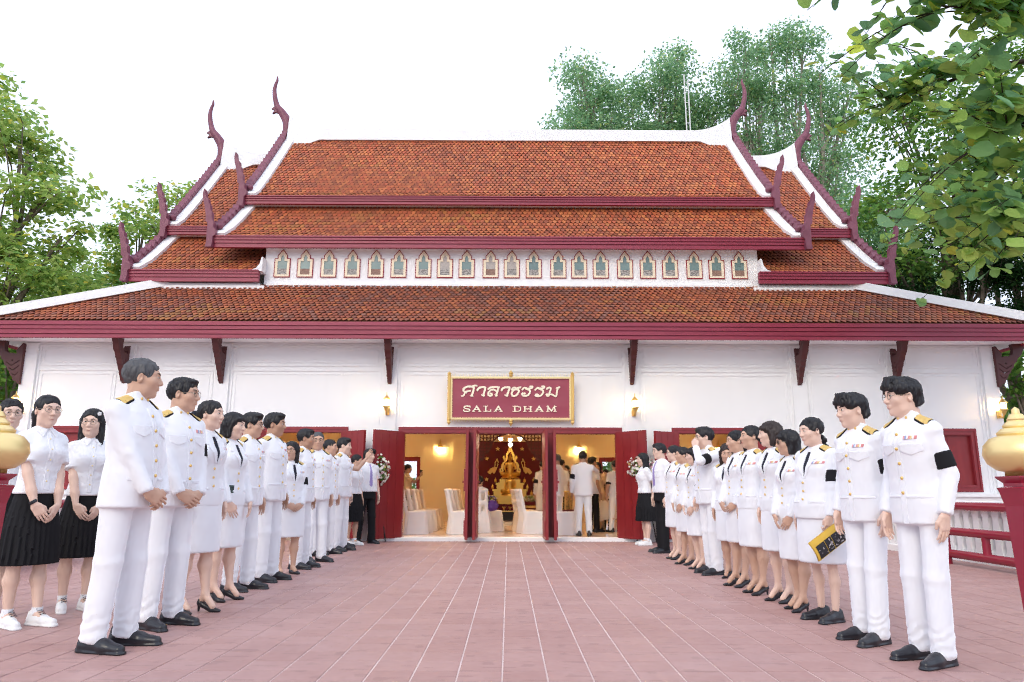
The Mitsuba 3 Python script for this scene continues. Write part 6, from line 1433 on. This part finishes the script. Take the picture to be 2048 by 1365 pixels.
def bouquet(label, c, R, n, stem=None, seed=1, cat='flowers', white=.7):
    r = np.random.default_rng(seed); k = thing('flower_arrangement', label, cat, 'white flower arrangements')
    mb, gr = MB(), MB(); c = np.array(c)
    P = r.normal(size=(n, 3)); P /= np.linalg.norm(P, axis=1, keepdims=True); Q = c + P * np.array(R) * (r.random((n, 1)) ** .35)
    for p, d in zip(Q, P):
        pal = (.72, .70, .62) if r.random() < white else ((.62, .5, .2) if r.random() < .5 else (.55, .3, .35))
        u = np.cross(d, [.3, .2, 1]); u /= np.linalg.norm(u); w = np.cross(d, u); s = .022 + .012 * r.random()
        V = [p + d * .01] + [p + s * (u * math.cos(t) + w * math.sin(t)) + d * .012 for t in np.arange(5) * 1.2566]
        V2 = [p + s * .7 * (u * math.cos(t) + w * math.sin(t)) + d * -.008 for t in np.arange(5) * 1.2566 + .6]
        mb.raw(V + V2, [[0, i + 1, (i + 1) % 5 + 1] for i in range(5)] + [[0, i + 6, (i + 1) % 5 + 6] for i in range(5)] + [[i + 1, i + 6, (i + 1) % 5 + 1] for i in range(5)], pal)
    m = n; P = r.normal(size=(m, 3)); P /= np.linalg.norm(P, axis=1, keepdims=True)
    leaf_cloud(c + P * np.array(R) * .82 * (r.random((m, 1)) ** .5), P + [0, -.2, .3], .075, palette(m, MG, r, .3, .1), gr, r=r)
    put('blossoms', mb, 'colour_parts', color=True, parent=k); put('foliage', gr, 'leaf', color=True, parent=k)
    if stem: put('stand', stem, 'black_plastic', parent=k)
bouquet('white flower bed on the left side of the altar', (-.52, 20.5, .78), (.24, .12, .09), 60, seed=3)
bouquet('white flower bed on the right side of the altar', (.62, 20.5, .78), (.24, .12, .09), 60, seed=4)
def tripod(x, y): 
    mb = MB()
    for a in (0.3, 2.4, 4.5): tube([(x, y, 1.25), (x + .22 * math.cos(a), y + .22 * math.sin(a), 0)], .013, 6, mb)
    return mb
bouquet('tall white orchid stand behind the boy in the lilac tie', (-2.58, 14.42, 1.40), (.24, .14, .36), 230, tripod(-2.6, 14.45), seed=5)
bouquet('white flower stand behind the girl with long black hair', (2.66, 14.42, 1.42), (.34, .14, .30), 230, tripod(2.68, 14.45), seed=6)
# carved lattice arch
k = thing('lattice_arch', 'dark wooden lattice arch hanging before the altar', 'screen')
ap = [(-.66, 1.70), (-.62, 1.84), (-.54, 1.90), (-.48, 2.0)] + [(.46 * math.cos(t), 2.0 + .36 * math.sin(t)) for t in np.linspace(math.pi, 0, 13)] + [(.48, 2.0), (.54, 1.90), (.62, 1.84), (.66, 1.70), (.66, 1.2), (-.66, 1.2)]
ap = sg.Polygon([(a * 1.0 + .03, b) for a, b in ap]); full = sg.box(-.78, 1.72, .84, 3.2).difference(ap)
put('border', extr(full.difference(full.buffer(-.035)), 17.97, 18.03), 'dark_wood', parent=k)
g = so.unary_union([sg.box(-.9 + i * .085, 1.6, -.872 + i * .085, 3.3) for i in range(22)] + [sg.box(-1, 1.66 + i * .085, 1, 1.688 + i * .085) for i in range(20)])
put('lattice', extr(full.intersection(g), 17.985, 18.015), 'dark_wood', parent=k)
for x in (-.86, .84): put('post', bx(x, x + .08, 17.96, 18.04, ZF, 3.7), 'dark_wood', parent=k)
# lamps inside
k = thing('chandelier', 'ceiling lamp with tulip glass shades above the altar aisle', 'chandelier')
put('stem', tube([(.03, 19.2, 3.7), (.03, 19.2, 2.28)], .015, 8), 'gold', parent=k)
for dx, dy, dz in ((-.24, 0, .12), (.27, 0, .12), (.015, -.2, -.05), (.015, .2, .1)):
    put('arm', tube(spline([(.03, 19.2, 2.32), (.03 + dx * .5, 19.2 + dy * .5, 2.24 + dz * .4), (.03 + dx, 19.2 + dy, 2.25 + dz)], 8), .01, 6), 'gold', parent=k)
    emit((k, 'shade'), lathe([(0, -.065), (.03, -.055), (.052, -.01), (.06, .035), (.035, .04), (0, .015)], 14, (.03 + dx, 19.2 + dy, 2.22 + dz)), (6, 4.9, 3.2))
for lb, x, y in (('gold sconce glowing on the inner rear wall left', -2.14, 22.9), ('gold sconce glowing on the inner rear wall right', 2.21, 22.9), ('sconce on the inner rear wall far left', -6.5, 22.9), ('sconce on the inner rear wall far right', 6.6, 22.9)):
    k = thing('wall_sconce', lb, 'sconce', 'sconces on the inner rear wall')
    put('bracket', lathe([(0, .24), (.012, .2), (.02, .1), (.05, .06), (.03, .03), (.085, .0), (.09, -.015), (.02, -.02)], 12, (x, y - .1, 2.34)), 'gold', 30, parent=k)
    put('wall_arm', tube([(x, y - .1, 2.4), (x, 22.958, 2.36)], .014, 6), 'gold', parent=k)
    emit((k, 'bulb'), lathe([(0, -.085), (.035, -.07), (.05, -.035), (.03, 0), (0, .005)], 12, (x, y - .1, 2.315)), (52, 36, 16))
for lb, x, y in (('round ceiling lamp over the left bay', -1.6, 17.0), ('round ceiling lamp over the right bay', 1.7, 17.0), ('round ceiling lamp near the left rear wall', -4.6, 20.5), ('round ceiling lamp near the right rear wall', 4.7, 20.5)):
    k = thing('ceiling_lamp', lb, 'ceiling lamp', 'round ceiling lamps')
    put('rim', lathe([(.24, 3.64), (.25, 3.66), (.25, 3.70), (.2, 3.70)], 20, (x, y, 0)), 'gold', 30, parent=k)
    emit((k, 'diffuser'), lathe([(0, 3.60), (.15, 3.615), (.235, 3.66), (.235, 3.69), (0, 3.69)], 20, (x, y, 0)), (13, 9.3, 4.9))
# ---- the booklet in the braided woman's hand
k = thing('booklet', 'folded yellow booklet with dark pictures in the hand of the woman with the braid', 'booklet')
u, w = np.linspace(-.15, .15, 9), np.linspace(-.072, .078, 7)
ax = np.array([-.82, -.22, -.50]); ax /= np.linalg.norm(ax); bxx = np.array([-.45, -.15, .8]); bxx -= ax * (ax @ bxx); bxx /= np.linalg.norm(bxx); cc = np.cross(ax, bxx)
bo = np.array([2.35, 5.47, .60]) 
def sheet_on(u, w, off, col, mb):
    U, Wd = np.meshgrid(u, w, indexing='ij'); p = bo + U[..., None] * ax + Wd[..., None] * bxx + (off + 3.0 * Wd[..., None] ** 2 - .015) * cc
    n, m_ = len(u), len(w); i, j = np.meshgrid(np.arange(n - 1), np.arange(m_ - 1), indexing='ij'); q = np.stack([i * m_ + j, i * m_ + j + 1, (i + 1) * m_ + j + 1, (i + 1) * m_ + j], -1).reshape(-1, 4)
    mb.raw(p.reshape(-1, 3), q, col)
mb = MB(); sheet_on(u, w, 0, (.62, .40, .06), mb); put('cover', mb, 'colour_parts', color=True, parent=k)
mb = MB(); sheet_on(u, w, .006, (.62, .40, .06), mb); sheet_on(u, w, -.006, (.62, .40, .06), mb); put('pages', mb, 'colour_parts', color=True, parent=k)
r = np.random.default_rng(9)
for u0, u1 in ((.045, .128), (-.022, .040), (-.146, -.027)):
    mb = MB()
    for sgn in (1, -1):
        sheet_on(np.linspace(u0, u1, 5), np.linspace(-.066, .036, 6), sgn * .009, (.025, .025, .028), mb)
        for q in range(int(240 * (u1 - u0)) if u0 < 0 else 5):
            a, b = u0 + (u1 - u0 - .014) * r.random(), -.06 + .08 * r.random(); g = r.random() * .5
            sheet_on(np.array([a, a + .006 + .008 * r.random()]), np.array([b, b + .005 + .010 * r.random()]), sgn * (.0105 + .0003 * q), (.06 + g, .06 + g * .92, .07 + g * .9), mb)
    put('picture', mb, 'colour_parts', color=True, parent=k)
